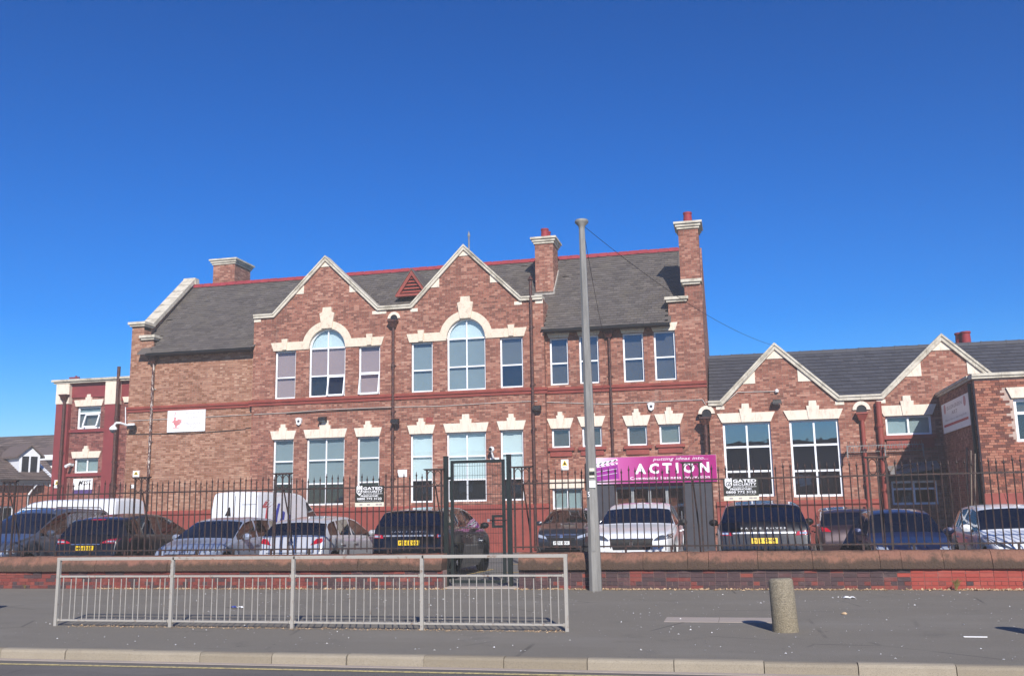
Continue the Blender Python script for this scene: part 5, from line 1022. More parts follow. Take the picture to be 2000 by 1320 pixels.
# security boards wired to the railings
for (x0, x1, y0, y1, lb) in ((694, 750, 948, 989, 'black and cream security company board on the railing left of the mesh gate'), (1413, 1481.5, 933, 977, 'black and cream security company board on the railing above a black SUV')):
    Y = RLY-.03; r = rect(x0, x1, y0, y1, Y); t = board('security_sign', lb, r, Y, 'sign_dark', .008); q = MB(); a, b, c, d = fr(r, 0, 1, 0, .2); q.box(a, b, Y-.0105, Y-.0085, c, d); q.build('footer_strip', 'sign_cream', t); TY = Y-.0125
    for k, (a, b, c, d) in (('gated', (.28, .95, .8, .94)), ('security', (.28, .95, .66, .77)), ('hour', (.28, .95, .58, .635)), ('free', (.2, .8, .46, .55)), ('num', (.07, .93, .32, .43)), ('web', (.1, .9, .24, .275))): text_y(k, *fr(r, a, b, c, d), TY, 'white_print', t)
    poly(t, r, [(.05, .95), (.25, .95), (.25, .68), (.15, .52), (.05, .68)], 'white_print', TY+.0008, 'shield_emblem'); text_y('gs', *fr(r, .07, .23, .64, .84), TY-.0008, 'sign_dark', t)
    for i in range(3): poly(t, r, [(.06+.07*i, .95), (.11+.07*i, .95), (.11+.07*i, 1-.0), (.06+.07*i, .99)], 'white_print', TY, 'turret')
    for x in (.16, .42, .72, .84): poly(t, r, [(x, .06), (x+.1, .06), (x+.1, .14), (x, .14)], 'grey_print', TY, 'badge')
# film academy board with its bird emblem
r = rect(328.5, 402, 801, 843, WY); r = (r[0], r[1], r[2], r[3]); t = board('academy_sign', 'large white film academy board with pale red bird emblem on the blank left wall', r, WY-.03, 'white_sign', .03); Y = WY-.0615
for k, (a, b, c, d) in (('lfa1', (.42, .95, .78, .93)), ('lfa2', (.52, .86, .56, .72)), ('lfa3', (.46, .88, .32, .47)), ('lfa4', (.6, .78, .14, .28))): text_y(k, *fr(r, a, b, c, d), Y, 'grey_print', t)
bird = [(.05+a*.85, .06+b*.85) for a, b in [(.12, .14), (.32, .14), (.32, .17), (.24, .18), (.25, .27), (.33, .34), (.38, .47), (.36, .6), (.29, .63), (.25, .57), (.2, .55), (.21, .68), (.19, .76), (.13, .72), (.16, .68), (.14, .56), (.06, .44), (.13, .46), (.15, .36), (.19, .28), (.2, .18), (.12, .17)]]
poly(t, r, bird, 'pink_print2', Y, 'bird_emblem'); poly(t, r, [(.18, .74), (.2, .74), (.23, .96), (.215, .96)], 'pink_print2', Y, 'emblem_sprig')
for i in range(3): poly(t, r, [(.25+.02*i, .4+.06*i), (.4, .42+.06*i), (.4, .44+.06*i), (.25+.02*i, .43+.06*i)], 'pink_print', Y-.001, 'wing_feather')
# small signs
AYs = AY-.0
r = rect(144.5, 182, 934.5, 956, AY); t = board('myst_sign', 'white sign lettered MYST with violet strip below on the annex wall', r, AY-.03, 'white_sign', .03); text_split('myst', *fr(r, .3, .95, .42, .85), AY-.0615, 'black_print', t); q = MB(); q.box(r[0], r[1]-.02, AY-.06, AY-.03, r[2]-.18, r[2]-.004); q.build('violet_strip', 'purple_dark', t)
def warn(x0, x1, y0, y1, Y, lb):
    r = rect(x0, x1, y0, y1, Y); t = board('warning_sign', lb, r, Y-.01, 'white_sign', .015); poly(t, r, [(.12, .42), (.88, .42), (.5, .95)], 'yellow_print', Y-.0265, 'triangle'); poly(t, r, [(.3, .5), (.7, .5), (.5, .8)], 'black_print', Y-.0275, 'symbol'); poly(t, r, [(.2, .25), (.8, .25), (.8, .3), (.2, .3)], 'grey_print', Y-.0265, 'print_line'); poly(t, r, [(.25, .12), (.75, .12), (.75, .17), (.25, .17)], 'grey_print', Y-.0265, 'print_line')
warn(1096, 1110.5, 897, 917.5, WY, 'small yellow triangle warning sign on brick left of the entrance sign'); warn(260, 272.5, 919, 933, WY, 'small warning sign at the left end of the school wall by the pipe'); warn(106.5, 117, 937, 952.5, AY-.22, 'small warning sign on the red annex pilaster')
r = rect(777, 795, 917, 931, FY); t = board('notice', 'small white printed notice on brick between the ground floor window trios', r, FY-.005, 'white_sign', .01)
for i in range(4): poly(t, r, [(.15, .8-i*.2), (.85, .8-i*.2), (.85, .84-i*.2), (.15, .84-i*.2)], 'grey_print', FY-.0165, 'print_line')
r = rect(257, 263, 946, 953, WY); q = MB(); q.box(r[0], r[1], WY-.06, WY, r[2], r[3]); single('junction_box', q, 'white_plastic', 'small white junction box low on the left end of the school', 'box', (r[0], WY, r[2]))
# alarm boxes, floodlights, cameras
def alarm(x, y, Y, lb):
    p = PY(x, y, Y); t = thing('alarm_box', lb, 'alarm box', (p.x, Y, p.z)); q = MB(); q.prism_y([(p.x-.13, p.z+.12), (p.x-.09, p.z-.1), (p.x, p.z-.16), (p.x+.09, p.z-.1), (p.x+.13, p.z+.12), (p.x, p.z+.15)], Y-.1, Y); q.build('case', 'white_plastic', t); q = MB(); q.lathe([(.055, Y-.1025), (.05, Y-.106), (0, Y-.106)], (p.x, 0, p.z), 12, 'y'); q.build('sounder', 'dark_grey_paint', t)
alarm(585, 823, FY, 'white alarm box on brick above the ground floor windows of the first gable'); alarm(1272, 794, WY, 'white alarm box on brick above the small windows by the entrance')
def flood(x, y, Y, lb):
    p = PY(x, y, Y); t = thing('floodlight', lb, 'floodlight', (p.x, Y, p.z)); q = MB(); q.add([(p.x-.16, Y-.34, p.z-.06), (p.x+.16, Y-.34, p.z-.06), (p.x+.16, Y-.12, p.z-.1), (p.x-.16, Y-.12, p.z-.1), (p.x-.14, Y-.3, p.z+.06), (p.x+.14, Y-.3, p.z+.06), (p.x+.14, Y-.1, p.z+.1), (p.x-.14, Y-.1, p.z+.1)], [(0, 3, 2, 1), (4, 5, 6, 7), (0, 1, 5, 4), (1, 2, 6, 5), (2, 3, 7, 6), (3, 0, 4, 7)]); q.build('housing', 'black_paint', t); q = MB(); q.box(p.x-.04, p.x+.04, Y-.12, Y, p.z-.02, p.z+.05); q.build('bracket', 'black_paint', t); q = MB(); q.quad((p.x-.13, Y-.33, p.z-.064), (p.x+.13, Y-.33, p.z-.064), (p.x+.13, Y-.15, p.z-.101), (p.x-.13, Y-.15, p.z-.101)); q.build('lens', 'lamp_clear', t)
flood(634, 819, FY, 'black floodlight over the middle ground floor window of the first gable'); flood(1051, 797, FY, 'black floodlight beside the brown pipe at the edge of the second gable'); flood(1517, 786, RY, 'black floodlight below the peak of the single-storey gable'); flood(263, 835, WY, 'black floodlight at the left corner of the school'); flood(775, 823, FY-.1, 'black floodlight on the pipe between the two gables')
p = PY(1517, 763, RY); q = MB(); q.lathe([(.06, p.z-.06), (.07, p.z), (.04, p.z+.05), (0, p.z+.06)], (p.x, RY-.07, 0), 10); o = single('sensor', q, 'white_plastic', 'small white sensor above the floodlight on the single-storey gable', 'sensor', (p.x, RY, p.z)); cable([(1378, 785), (1420, 783), (1440, 766), (1515, 764)], RY, .014, 'cable_white', wing)
p = PY(243, 832, WY); t = thing('dome_camera', 'white dome camera on a curved arm at the left corner of the school', 'camera', (p.x, WY, p.z)); q = MB(); q.path([(p.x+.35, WY-.02, p.z-.02), (p.x+.25, WY-.2, p.z+.02), (p.x+.1, WY-.45, p.z+.1), (p.x-.05, WY-.5, p.z+.1), (p.x-.15, WY-.5, p.z-.02)], .045, 8); q.build('arm', 'white_plastic', t); q = MB(); q.lathe([(.05, p.z+.0), (.15, p.z-.1), (.16, p.z-.18), (.14, p.z-.2)], (p.x-.17, WY-.5, 0), 14); q.build('housing', 'white_plastic', t, 40); q = MB(); q.lathe([(.13, p.z-.2), (.11, p.z-.28), (0, p.z-.33)], (p.x-.17, WY-.5, 0), 14); q.build('dome', 'lamp_dark', t, 60); q = MB(); q.box(p.x+.2, p.x+.5, WY-.05, WY, p.z-.12, p.z+.1); q.build('bracket', 'white_plastic', t)
p = PY(964, 878, FY); t = thing('bullet_camera', 'white ball camera on a bracket between the ground floor windows of the second gable', 'camera', (p.x, FY, p.z)); q = MB(); q.lathe([(0, -.11), (.08, -.08), (.11, 0), (.08, .08), (0, .11)], (p.x, FY-.3, p.z), 14); q.build('housing', 'white_plastic', t, 60); q = MB(); q.lathe([(.065, FY-.425), (.05, FY-.415), (0, FY-.415)], (p.x-.02, 0, p.z), 12, 'y'); q.build('lens', 'black_paint', t); q = MB(); q.path([(p.x, FY-.3, p.z-.1), (p.x+.03, FY-.2, p.z-.3), (p.x+.05, FY, p.z-.34)], .035, 6); q.box(p.x-.12, p.x+.22, FY-.06, FY, p.z-.45, p.z-.3); q.build('bracket', 'white_plastic', t)
p = PY(133, 909, AY-.2); q = MB(); q.tube((p.x+.1, AY-.5, p.z-.05), (p.x+.1, AY-.2, p.z+.05), .07, .07, 8); q.box(p.x+.05, p.x+.15, AY-.25, AY, p.z-.02, p.z+.1); single('bullet_camera', q, 'white_plastic', 'small white camera beside the lower annex window', 'camera', (p.x, AY, p.z))
# clutter in the shaded corner: broken canopy and leaning boards
a, b = PY(1738, 915, RY-.6), PY(1838, 918, RY-.6); t = thing('broken_canopy', 'collapsed grey canopy hanging over the low window in the shaded corner', 'canopy', (a.x, RY, a.z))
q = MB(); q.add([(a.x, RY-.65, a.z-.22), (b.x, RY-.65, b.z+.05), (b.x, RY-.01, b.z+.3), (a.x, RY-.01, a.z+.05), (a.x, RY-.65, a.z-.16), (b.x, RY-.65, b.z+.11), (b.x, RY-.01, b.z+.36), (a.x, RY-.01, a.z+.11)], [(0, 3, 2, 1), (4, 5, 6, 7), (0, 1, 5, 4), (1, 2, 6, 5), (2, 3, 7, 6), (3, 0, 4, 7)]); q.build('sheet', 'lead', t)
for i in range(5): x = a.x+i*.22; q = MB(); q.tube((x, RY-.6+.05*i, a.z+random.uniform(-.1, .1)), (x+random.uniform(.2, .5), RY-.3, a.z+random.uniform(0, .35)), .03, .02, 5); q.build('broken_batten', 'timber', t)
for i, x in enumerate((1893, 1899, 1905)):
    d = ray(x, 900); p = d*((BX-.12-.05*i)/d.x)+Vector((0, 0, EYE)); q = MB(); dz = .12*i; q.add([(p.x-.25, p.y-.06, .01), (p.x-.25, p.y+.06, .01), (p.x-.02+.02*i, p.y+.06, 3.15-dz), (p.x-.02+.02*i, p.y-.06, 3.15-dz), (p.x-.28, p.y-.06, .01), (p.x-.28, p.y+.06, .01), (p.x-.05+.02*i, p.y+.06, 3.15-dz), (p.x-.05+.02*i, p.y-.06, 3.15-dz)], [(0, 1, 2, 3), (7, 6, 5, 4), (0, 4, 5, 1), (1, 5, 6, 2), (2, 6, 7, 3), (3, 7, 4, 0)]); single('leaning_board', q, 'timber', ('longest weathered board leaning on the shaded side of the flat-roofed block', 'middle weathered board of three leaning on the shaded side of the flat-roofed block', 'shortest weathered board leaning on the shaded side of the flat-roofed block')[i], 'board', (p.x, p.y, 0), 'boards leaning in the shaded corner')

# ================================================================== vehicles
def tab(pts, t):
    if t <= pts[0][0]: return pts[0][1]
    for (a, za), (b, zb) in zip(pts, pts[1:]):
        if t <= b: return za+(zb-za)*(t-a)/(b-a)
    return pts[-1][1]
def vehicle(name, label, cat, X, Y, head, L, Wd, top, cowl, rf_, rr_, tail, belt, wheels, rw, paint_m, pillars=(), tumble=.3, wind=True, rear_glass=True, side_from=None, side_to=None, plates=None, front=None, rear=None, right=None, mirrors=True, handles=(), seams=(), group='vehicles in the school car park', roof_bars=False, clad=False, van=False, lights='lamp_clear', aerial=False):
    """lofted body: stations from the nose (t=0) to the tail (t=L); local +x is forward. Wheel arches are cut into the lower edge."""
    root = thing(name, label, cat, (0, 0, 0), group); hw0 = Wd/2
    def zt(t): return sum(tab(top, t+k*.025) for k in (-2, -1, 0, 1, 2))/5
    def hw(t):
        u = (t-L/2)/(L/2); return hw0*(1-(.17 if u < 0 else .10)*abs(u)**5)
    R = rw+.055
    def low(t):
        z = .2
        for w in wheels:
            d = abs(t-w)
            if d < R: z = max(z, rw+math.sqrt(R*R-d*d))
        e = min(t, L-t); return z+max(0, .18-e)*.5
    def sec(t):
        z = zt(t); b = tab([(0, belt[0]), (cowl, belt[1]), (tail, belt[2]), (L, belt[2])], t); w = hw(t); sh = min(b, z-.02); g_ = max(0, z-sh); zl = min(low(t), sh-.08); wt = w*.95-tumble*g_; cr = .02+.015*min(1, g_*3)
        return [(w*.90, zl), (w*.975, zl+(sh-zl)*.25), (w, zl+(sh-zl)*.55), (w*.995, zl+(sh-zl)*.8), (w*.975, sh-.025), (w*.955, sh), (w*.95-tumble*g_*.05, sh+g_*.05), (wt+tumble*g_*.12+.004, z-g_*.12), (wt, z-g_*.045), (wt*.93, z-g_*.0), (wt*.6, z+cr*.65), (0, z+cr)]
    ts = set([0, L]+[round(L*i/54, 3) for i in range(55)]); 
    for w in wheels:
        for k in range(-9, 10): ts.add(round(w+R*math.sin(k/9*math.pi/2), 4))
    for a in (cowl, rf_, rr_, tail): ts |= {round(a-.03, 4), round(a+.03, 4)}
    for a, b in pillars: ts |= {round(a, 4), round(b, 4)}
    ts |= {.015, .04, .08, L-.015, L-.04, L-.08}
    ts = sorted(t for t in ts if 0 <= t <= L); ts = [t for i, t in enumerate(ts) if i == 0 or t-ts[i-1] > .004 or t == L]; NP = 12
    sf, stt = side_from or cowl+.12, side_to or tail-.12
    verts = []; S = []
    for t in ts: S.append(sec(t))
    bod, wsc, rgl, sgl = MB(), MB(), MB(), []
    def pt(i, j, s): w, z = S[i][j]; return (L/2-ts[i], s*w, z)
    seg = {}
    for i in range(len(ts)-1):
        tm = (ts[i]+ts[i+1])/2
        for j in range(NP-1):
            for s in (-1, 1):
                q = (pt(i, j, s), pt(i+1, j, s), pt(i+1, j+1, s), pt(i, j+1, s)); q = q if s > 0 else q[::-1]
                if wind and j >= 8 and cowl+.03 < tm < rf_-.02: wsc.quad(*q)
                elif rear_glass and j >= 8 and rr_+.02 < tm < tail-.03: rgl.quad(*q)
                elif j == 6 and sf < tm < stt and not any(a < tm < b for a, b in pillars):
                    k = (s, sum(1 for a, b in pillars if tm > b)); seg.setdefault(k, MB()).quad(*q)
                else: bod.quad(*q)
    for i in (0, len(ts)-1):
        ring = [pt(i, j, 1) for j in range(NP)]+[pt(i, j, -1) for j in range(NP-2, -1, -1)]; bod.add(ring, [tuple(range(len(ring)))])
    # floor pan and arch liners
    fl = MB(); fl.box(-L/2+.15, L/2-.15, -hw0*.78, hw0*.78, .19, .3)
    def fin(mb, nm, m, par):
        o = mb.build(nm, m, par); bm = bmesh.new(); bm.from_mesh(o.data); bmesh.ops.remove_doubles(bm, verts=bm.verts, dist=.0005); bmesh.ops.recalc_face_normals(bm, faces=bm.faces); bm.to_mesh(o.data); bm.free()
        o.data.polygons.foreach_set('use_smooth', [True]*len(o.data.polygons)); o.data.set_sharp_from_angle(angle=rad(38)); return o
    B = fin(bod, 'body', paint_m, root); fl.build('floor_pan', 'trim_black', root)
    allm = MB(); allm.add(bod.v, bod.f); allm.add(wsc.v, wsc.f); allm.add(rgl.v, rgl.f)
    for m in seg.values(): allm.add(m.v, m.f)
    bvh = BVHTree.FromPolygons([Vector(v) for v in allm.v], allm.f)
    if wsc.f: fin(wsc, 'windscreen', 'car_glass', root)
    if rgl.f: fin(rgl, 'rear_window', 'car_glass', root)
    for k in sorted(seg): fin(seg[k], 'side_window', 'car_glass', root)
    # cabin seen through the glass: seats and dashboard
    zr = max(z for _, z in top); sx = L/2-(rf_+.45)
    if not van:
        q = MB()
        for s in (-1, 1): q.box(sx-.12, sx, s*.38-.24, s*.38+.24, .5, belt[1]+.22); q.box(sx-.1, sx-.02, s*.38-.12, s*.38+.12, belt[1]+.22, belt[1]+.4)
        q.box(sx-1.05, sx-.95, -.6, .6, .5, belt[1]+.18); q.build('seats', 'seat_fabric', root)
    q = MB(); q.box(L/2-cowl-.65, L/2-cowl-.12, -hw0*.8, hw0*.8, .45, tab([(0, belt[0]), (cowl, belt[1])], cowl)-.06); q.build('dashboard', 'trim_black', root)
    q = MB(); q.box(-L/2+.3, L/2-cowl-.1, -hw0*.85, hw0*.85, .32, .46); q.build('cabin_floor', 'trim_black', root)
    def patch(nm, m, dirn, quad, off=.008, par=None, nu=8, nv=4, mats=None):
        """a quad drawn in front, rear or side view and laid onto the body"""
        vs_, ok = [], True; last = None
        for i in range(nu+1):
            for j in range(nv+1):
                u, v = i/nu, j/nv; a = Vector(quad[0]).lerp(Vector(quad[1]), u); b = Vector(quad[3]).lerp(Vector(quad[2]), u); c = a.lerp(b, v)
                if dirn == 'f': o3, d3 = Vector((L/2+2, c.x, c.y)), Vector((-1, 0, 0))
                elif dirn == 'r': o3, d3 = Vector((-L/2-2, c.x, c.y)), Vector((1, 0, 0))
                elif dirn == 'l': o3, d3 = Vector((c.x, 3, c.y)), Vector((0, -1, 0))
                elif dirn == 'R': o3, d3 = Vector((c.x, -3, c.y)), Vector((0, 1, 0))
                h_, n_, _, _ = bvh.ray_cast(o3, d3)
                if h_ is None: h_ = last if last is not None else o3+d3*2.2
                last = h_; vs_.append(tuple(h_-d3*off))
        k = nv+1; fs = [(i*k+j, (i+1)*k+j, (i+1)*k+j+1, i*k+j+1) for i in range(nu) for j in range(nv)]
        back = [tuple(Vector(v)+d3*(off+.01)) for v in vs_]; nV = len(vs_); bd = [j for j in range(nv)]+[i*k+nv for i in range(nu)]+[nu*k+nv-j for j in range(nv)]+[(nu-i)*k for i in range(nu)]
        fs += [(bd[i], bd[(i+1) % len(bd)], bd[(i+1) % len(bd)]+nV, bd[i]+nV) for i in range(len(bd))]
        q = MB(); q.add(vs_+back, fs); o = q.build(nm, m, par or root, None, None, True); o.data.polygons.foreach_set('use_smooth', [True]*len(o.data.polygons)); o.data.set_sharp_from_angle(angle=rad(35)); return o
    def word(key, dirn, y0, y1, z0, z1, m, par, off):
        v, f = TXT[key]; vs_ = []
        for a, b in v:
            yy = y0+(y1-y0)*a; z = z0+(z1-z0)*b; o3, d3 = (Vector((L/2+2, yy, z)), Vector((-1, 0, 0))) if dirn == 'f' else (Vector((-L/2-2, yy, z)), Vector((1, 0, 0)))
            h_ = bvh.ray_cast(o3, d3)[0]; vs_.append(tuple((h_ or o3+d3*2)-d3*off))
        q = MB(); q.add(vs_, f); q.build('lettering', m, par)
    for it in (front or []): patch(it[0], it[1], 'f', it[2], it[3] if len(it) > 3 else .008)
    for it in (rear or []):
        if it[0] == 'word': word(it[1], 'r', *it[2], it[3], root, .012)
        else: patch(it[0], it[1], 'r', it[2], it[3] if len(it) > 3 else .008)
    for it in (right or []): patch(it[0], it[1], 'R', it[2], it[3])
    if plates:
        for dirn, key, zc, m in plates:
            p = patch('number_plate', m, dirn, [(-.26, zc-.055), (.26, zc-.055), (.26, zc+.055), (-.26, zc+.055)], .02)
            if key: word(key, dirn, .22, -.22, zc-.035, zc+.035, 'black_print', p, .0215) if dirn == 'r' else word(key, dirn, -.22, .22, zc-.035, zc+.035, 'black_print', p, .0215)
    for s, d in ((1, 'l'), (-1, 'R')):
        for a in seams: patch('door_seam', 'trim_black', d, [(L/2-a-.006, .32), (L/2-a+.006, .32), (L/2-a+.006, belt[1]-.03), (L/2-a-.006, belt[1]-.03)], .002, nu=1, nv=8)
        for a in handles:
            q = MB(); z = belt[1]-.13; w_ = hw(a)*1.0; q.box(L/2-a-.09, L/2-a+.09, s*w_-.03, s*w_+.03, z-.015, z+.02); q.build('door_handle', paint_m, root)
        if mirrors:
            a = cowl+.42; z = belt[1]+.07; w_ = hw(a); q = MB(); q.lathe([(0, -.10), (.07, -.085), (.095, -.03), (.09, .04), (0, .075)], (0, 0, 0), 12, 'x'); o = q.build('mirror', paint_m if not clad else 'trim_black', root, 60); o.location = (L/2-a+.02, s*(w_+.11), z+.02); o.scale = (1.0, 1.15, .85)
            q = MB(); q.tube((L/2-a+.02, s*(w_-.02), z-.05), (L/2-a+.02, s*(w_+.08), z), .025, .025, 6); q.build('mirror_stalk', 'trim_black', root)
    if roof_bars:
        for s in (-1, 1): q = MB(); q.path([(L/2-rf_-.1, s*(hw0*.62), zr-.04), (L/2-rf_-.2, s*(hw0*.62), zr+.045), (L/2-rr_+.2, s*(hw0*.62), zr+.03), (L/2-rr_+.1, s*(hw0*.62), zr-.06)], .016, 6); q.build('roof_bar', 'steel', root)
    if aerial: q = MB(); q.tube((L/2-rf_-.2, 0, zr), (L/2-rf_-.45, 0, zr+.25), .006, .004, 5); q.build('aerial', 'trim_black', root)
    wt_ = .2
    for w in wheels:
        for s in (-1, 1):
            yy = s*(hw(w)-.13); q = MB(); q.lathe([(rw*.62, -wt_/2), (rw*.93, -wt_/2), (rw, -wt_/2+.03), (rw, wt_/2-.03), (rw*.93, wt_/2), (rw*.62, wt_/2), (rw*.62, -wt_/2)], (L/2-w, yy, rw), 24, 'y'); wh_ = q.build('wheel', 'tyre', root, 40); e = s*.085; q = MB()
            q.lathe([(rw*.66, min(e, e*.6)), (rw*.66, max(e, e*.6))], (L/2-w, yy, rw), 24, 'y')
            rim = MB(); ye = yy+s*.075; rim.lathe([(rw*.64, -.01), (rw*.58, .012)], (L/2-w, ye, rw), 24, 'y')
            for k in range(5):
                t = 2*math.pi*k/5+.3; c_, s_ = math.cos(t), math.sin(t); pts = [(c_*.05-s_*.035, s_*.05+c_*.035), (c_*.05+s_*.035, s_*.05-c_*.035), (c_*rw*.6+s_*.025, s_*rw*.6-c_*.025), (c_*rw*.6-s_*.025, s_*rw*.6+c_*.025)]; rim.prism_y([(L/2-w+x, rw+z) for x, z in pts], ye-.012, ye+.022)
            rim.lathe([(.065, -.01), (.06, .03), (0, .035)] if s > 0 else [(0, -.035), (.06, -.03), (.065, .01)], (L/2-w, ye, rw), 12, 'y'); rim.build('rim', 'alloy', wh_)
            q = MB(); q.lathe([(rw*.6, -.02), (rw*.6, .0)], (L/2-w, yy+s*.02, rw), 16, 'y'); q.build('brake_disc', 'trim_black', wh_)
            q = MB(); q.lathe([(R+.01, 0), (R+.01, .01)], (0, 0, 0), 20, 'y')
            ln = MB(); N = 14; yi, yo = s*hw0*.5, s*hw(w)*.93
            for k in range(N):
                t0, t1 = math.pi*k/N, math.pi*(k+1)/N; ln.quad((L/2-w+R*math.cos(t0), yi, rw+R*math.sin(t0)), (L/2-w+R*math.cos(t1), yi, rw+R*math.sin(t1)), (L/2-w+R*math.cos(t1), yo, rw+R*math.sin(t1)), (L/2-w+R*math.cos(t0), yo, rw+R*math.sin(t0)))
            ln.build('arch_liner', 'trim_black', root)
    root.rotation_euler.z = head; root.location = (X, Y, .004)
    return root
UP, DN = math.pi/2, -math.pi/2      # nose towards the school / towards the street
def both(nm, m, pts, off=.008): return [(nm, m, pts, off), (nm, m, [(-y, z) for y, z in pts], off)]
HATCH = [(0, .52), (.05, .66), (.25, .77), (.6, .87), (1.0, .97), (1.75, 1.40), (2.1, 1.46), (2.6, 1.475), (3.35, 1.43), (3.45, 1.40), (3.82, 1.02), (3.95, .94), (3.99, .8), (4.02, .55)]
SUV = [(0, .6), (.04, .84), (.2, .98), (.7, 1.07), (1.12, 1.13), (1.95, 1.55), (2.3, 1.615), (2.75, 1.635), (3.85, 1.565), (3.98, 1.54), (4.16, 1.24), (4.26, 1.16), (4.33, .95), (4.37, .6)]
VAN = [(0, .6), (.08, .95), (.3, 1.1), (.75, 1.25), (1.75, 2.2), (2.1, 2.42), (2.6, 2.5), (5.2, 2.52), (5.32, 2.46), (5.36, 2.2), (5.38, .6)]
evoque = dict(L=4.37, Wd=1.92, top=SUV, cowl=1.12, rf_=1.95, rr_=3.97, tail=4.22, belt=(.8, 1.09, 1.2), wheels=(.86, 3.52), rw=.365, paint_m='paint_black', pillars=((2.5, 2.58), (3.38, 3.46)), tumble=.42, side_from=1.35, side_to=3.9, seams=(1.42, 2.54, 3.3), handles=(2.38, 3.2), clad=True, mirrors=True)
ev_rear = both('tail_light', 'lamp_red', [(.62, .96), (.9, .98), (.9, 1.06), (.66, 1.04)]) + [('badge_strip', 'steel', [(-.62, 1.0), (.62, 1.0), (.62, 1.035), (-.62, 1.035)], .01), ('bumper', 'trim_black', [(-.9, .35), (.9, .35), (.86, .62), (-.86, .62)], .015)] + both('reflector', 'lamp_red', [(.68, .58), (.86, .58), (.86, .63), (.68, .63)], .02) + both('lamp_lens', 'lamp_clear', [(.7, .985), (.84, .99), (.84, 1.035), (.7, 1.03)], .014) + [('spoiler', 'paint_black', [(-.55, 1.56), (.55, 1.56), (.52, 1.6), (-.52, 1.6)], .03)]
# positions: the near end stands on the ground just behind the wall where the photograph shows it
def at(x, y, Y): return XY_(x, y, Y)
EL = evoque['L']
Y9 = 20.45; c9 = at(1492, 1036, Y9); vehicle('parked_car', 'glossy black SUV seen from behind, parked right of the entrance below the security board', 'car', c9, Y9+EL/2, UP, **evoque, plates=[('r', 'p2', .86, 'plate_yellow')], rear=ev_rear+[('word', 'rr', (.45, -.45, 1.09, 1.125), 'steel')])
Y6 = 21.3; c6 = at(797, 1040, Y6); vehicle('parked_car', 'glossy black SUV seen from behind, standing just inside the mesh gate', 'car', c6, Y6+EL/2, UP, **evoque, plates=[('r', 'p1', .86, 'plate_yellow')], rear=ev_rear+[('word', 'rr', (.45, -.45, 1.09, 1.125), 'steel')])
hatch = dict(L=4.02, Wd=1.76, top=HATCH, cowl=1.0, rf_=1.75, rr_=3.42, tail=3.86, belt=(.7, .93, 1.0), wheels=(.78, 3.3), rw=.31, pillars=((2.2, 2.28), (3.02, 3.1)), tumble=.38, side_from=1.2, side_to=3.55, seams=(1.25, 2.24, 3.1), handles=(2.1, 2.95))
def hx(**k): d = dict(hatch); d.update(k); return d
face = lambda g='trim_black', lamp='lamp_clear': both('headlight', lamp, [(.46, .62), (.84, .70), (.82, .80), (.5, .70)]) + [('grille', g, [(-.42, .56), (.42, .56), (.45, .66), (-.45, .66)], .01), ('bumper_intake', 'trim_black', [(-.55, .28), (.55, .28), (.5, .42), (-.5, .42)], .01), ('badge', 'chrome', [(-.05, .66), (.05, .66), (.05, .74), (-.05, .74)], .014)]
Y3 = 20.9; c3_ = at(352, 1070, Y3); vehicle('parked_car', 'silver blue hatchback facing the street between two darker and paler cars', 'car', c3_, Y3+2.01, DN, **hx(paint_m='paint_silver_blue', front=face(), plates=[('f', None, .5, 'plate_white')]))
H5 = [(0, .52), (.05, .66), (.25, .77), (.7, .9), (1.1, .97), (1.95, 1.38), (2.3, 1.45), (2.7, 1.46), (3.5, 1.40), (3.72, 1.34), (4.0, 1.06), (4.14, .98), (4.2, .85), (4.24, .55)]
Y5 = 21.0; c5 = at(566, 1045, Y5); vehicle('parked_car', 'pale silver hatchback with red tail lights seen from behind, beside the white van', 'car', c5, Y5+2.12, UP, **hx(L=4.24, top=H5, cowl=1.1, rf_=1.95, rr_=3.7, tail=4.06, wheels=(.85, 3.45), pillars=((2.45, 2.53), (3.25, 3.33)), side_from=1.3, side_to=3.8, seams=(1.35, 2.49, 3.3), handles=(2.35, 3.15), belt=(.7, .95, 1.04), paint_m='paint_silver', rear=both('tail_light', 'lamp_red', [(.5, .84), (.84, .9), (.84, 1.0), (.62, .98)])+[('rear_bumper', 'paint_silver', [(-.82, .4), (.82, .4), (.8, .62), (-.8, .62)], .02), ('badge', 'chrome', [(-.06, .84), (.06, .84), (.06, .93), (-.06, .93)], .012), ('tailgate_seam', 'trim_black', [(-.6, .66), (.6, .66), (.6, .675), (-.6, .675)], .004)]))
S2 = [(0, .6), (.05, .8), (.25, .95), (.9, 1.06), (1.2, 1.1), (2.05, 1.52), (2.4, 1.59), (2.9, 1.61), (3.8, 1.53), (4.0, 1.48), (4.3, 1.14), (4.42, 1.04), (4.46, .9), (4.5, .55)]
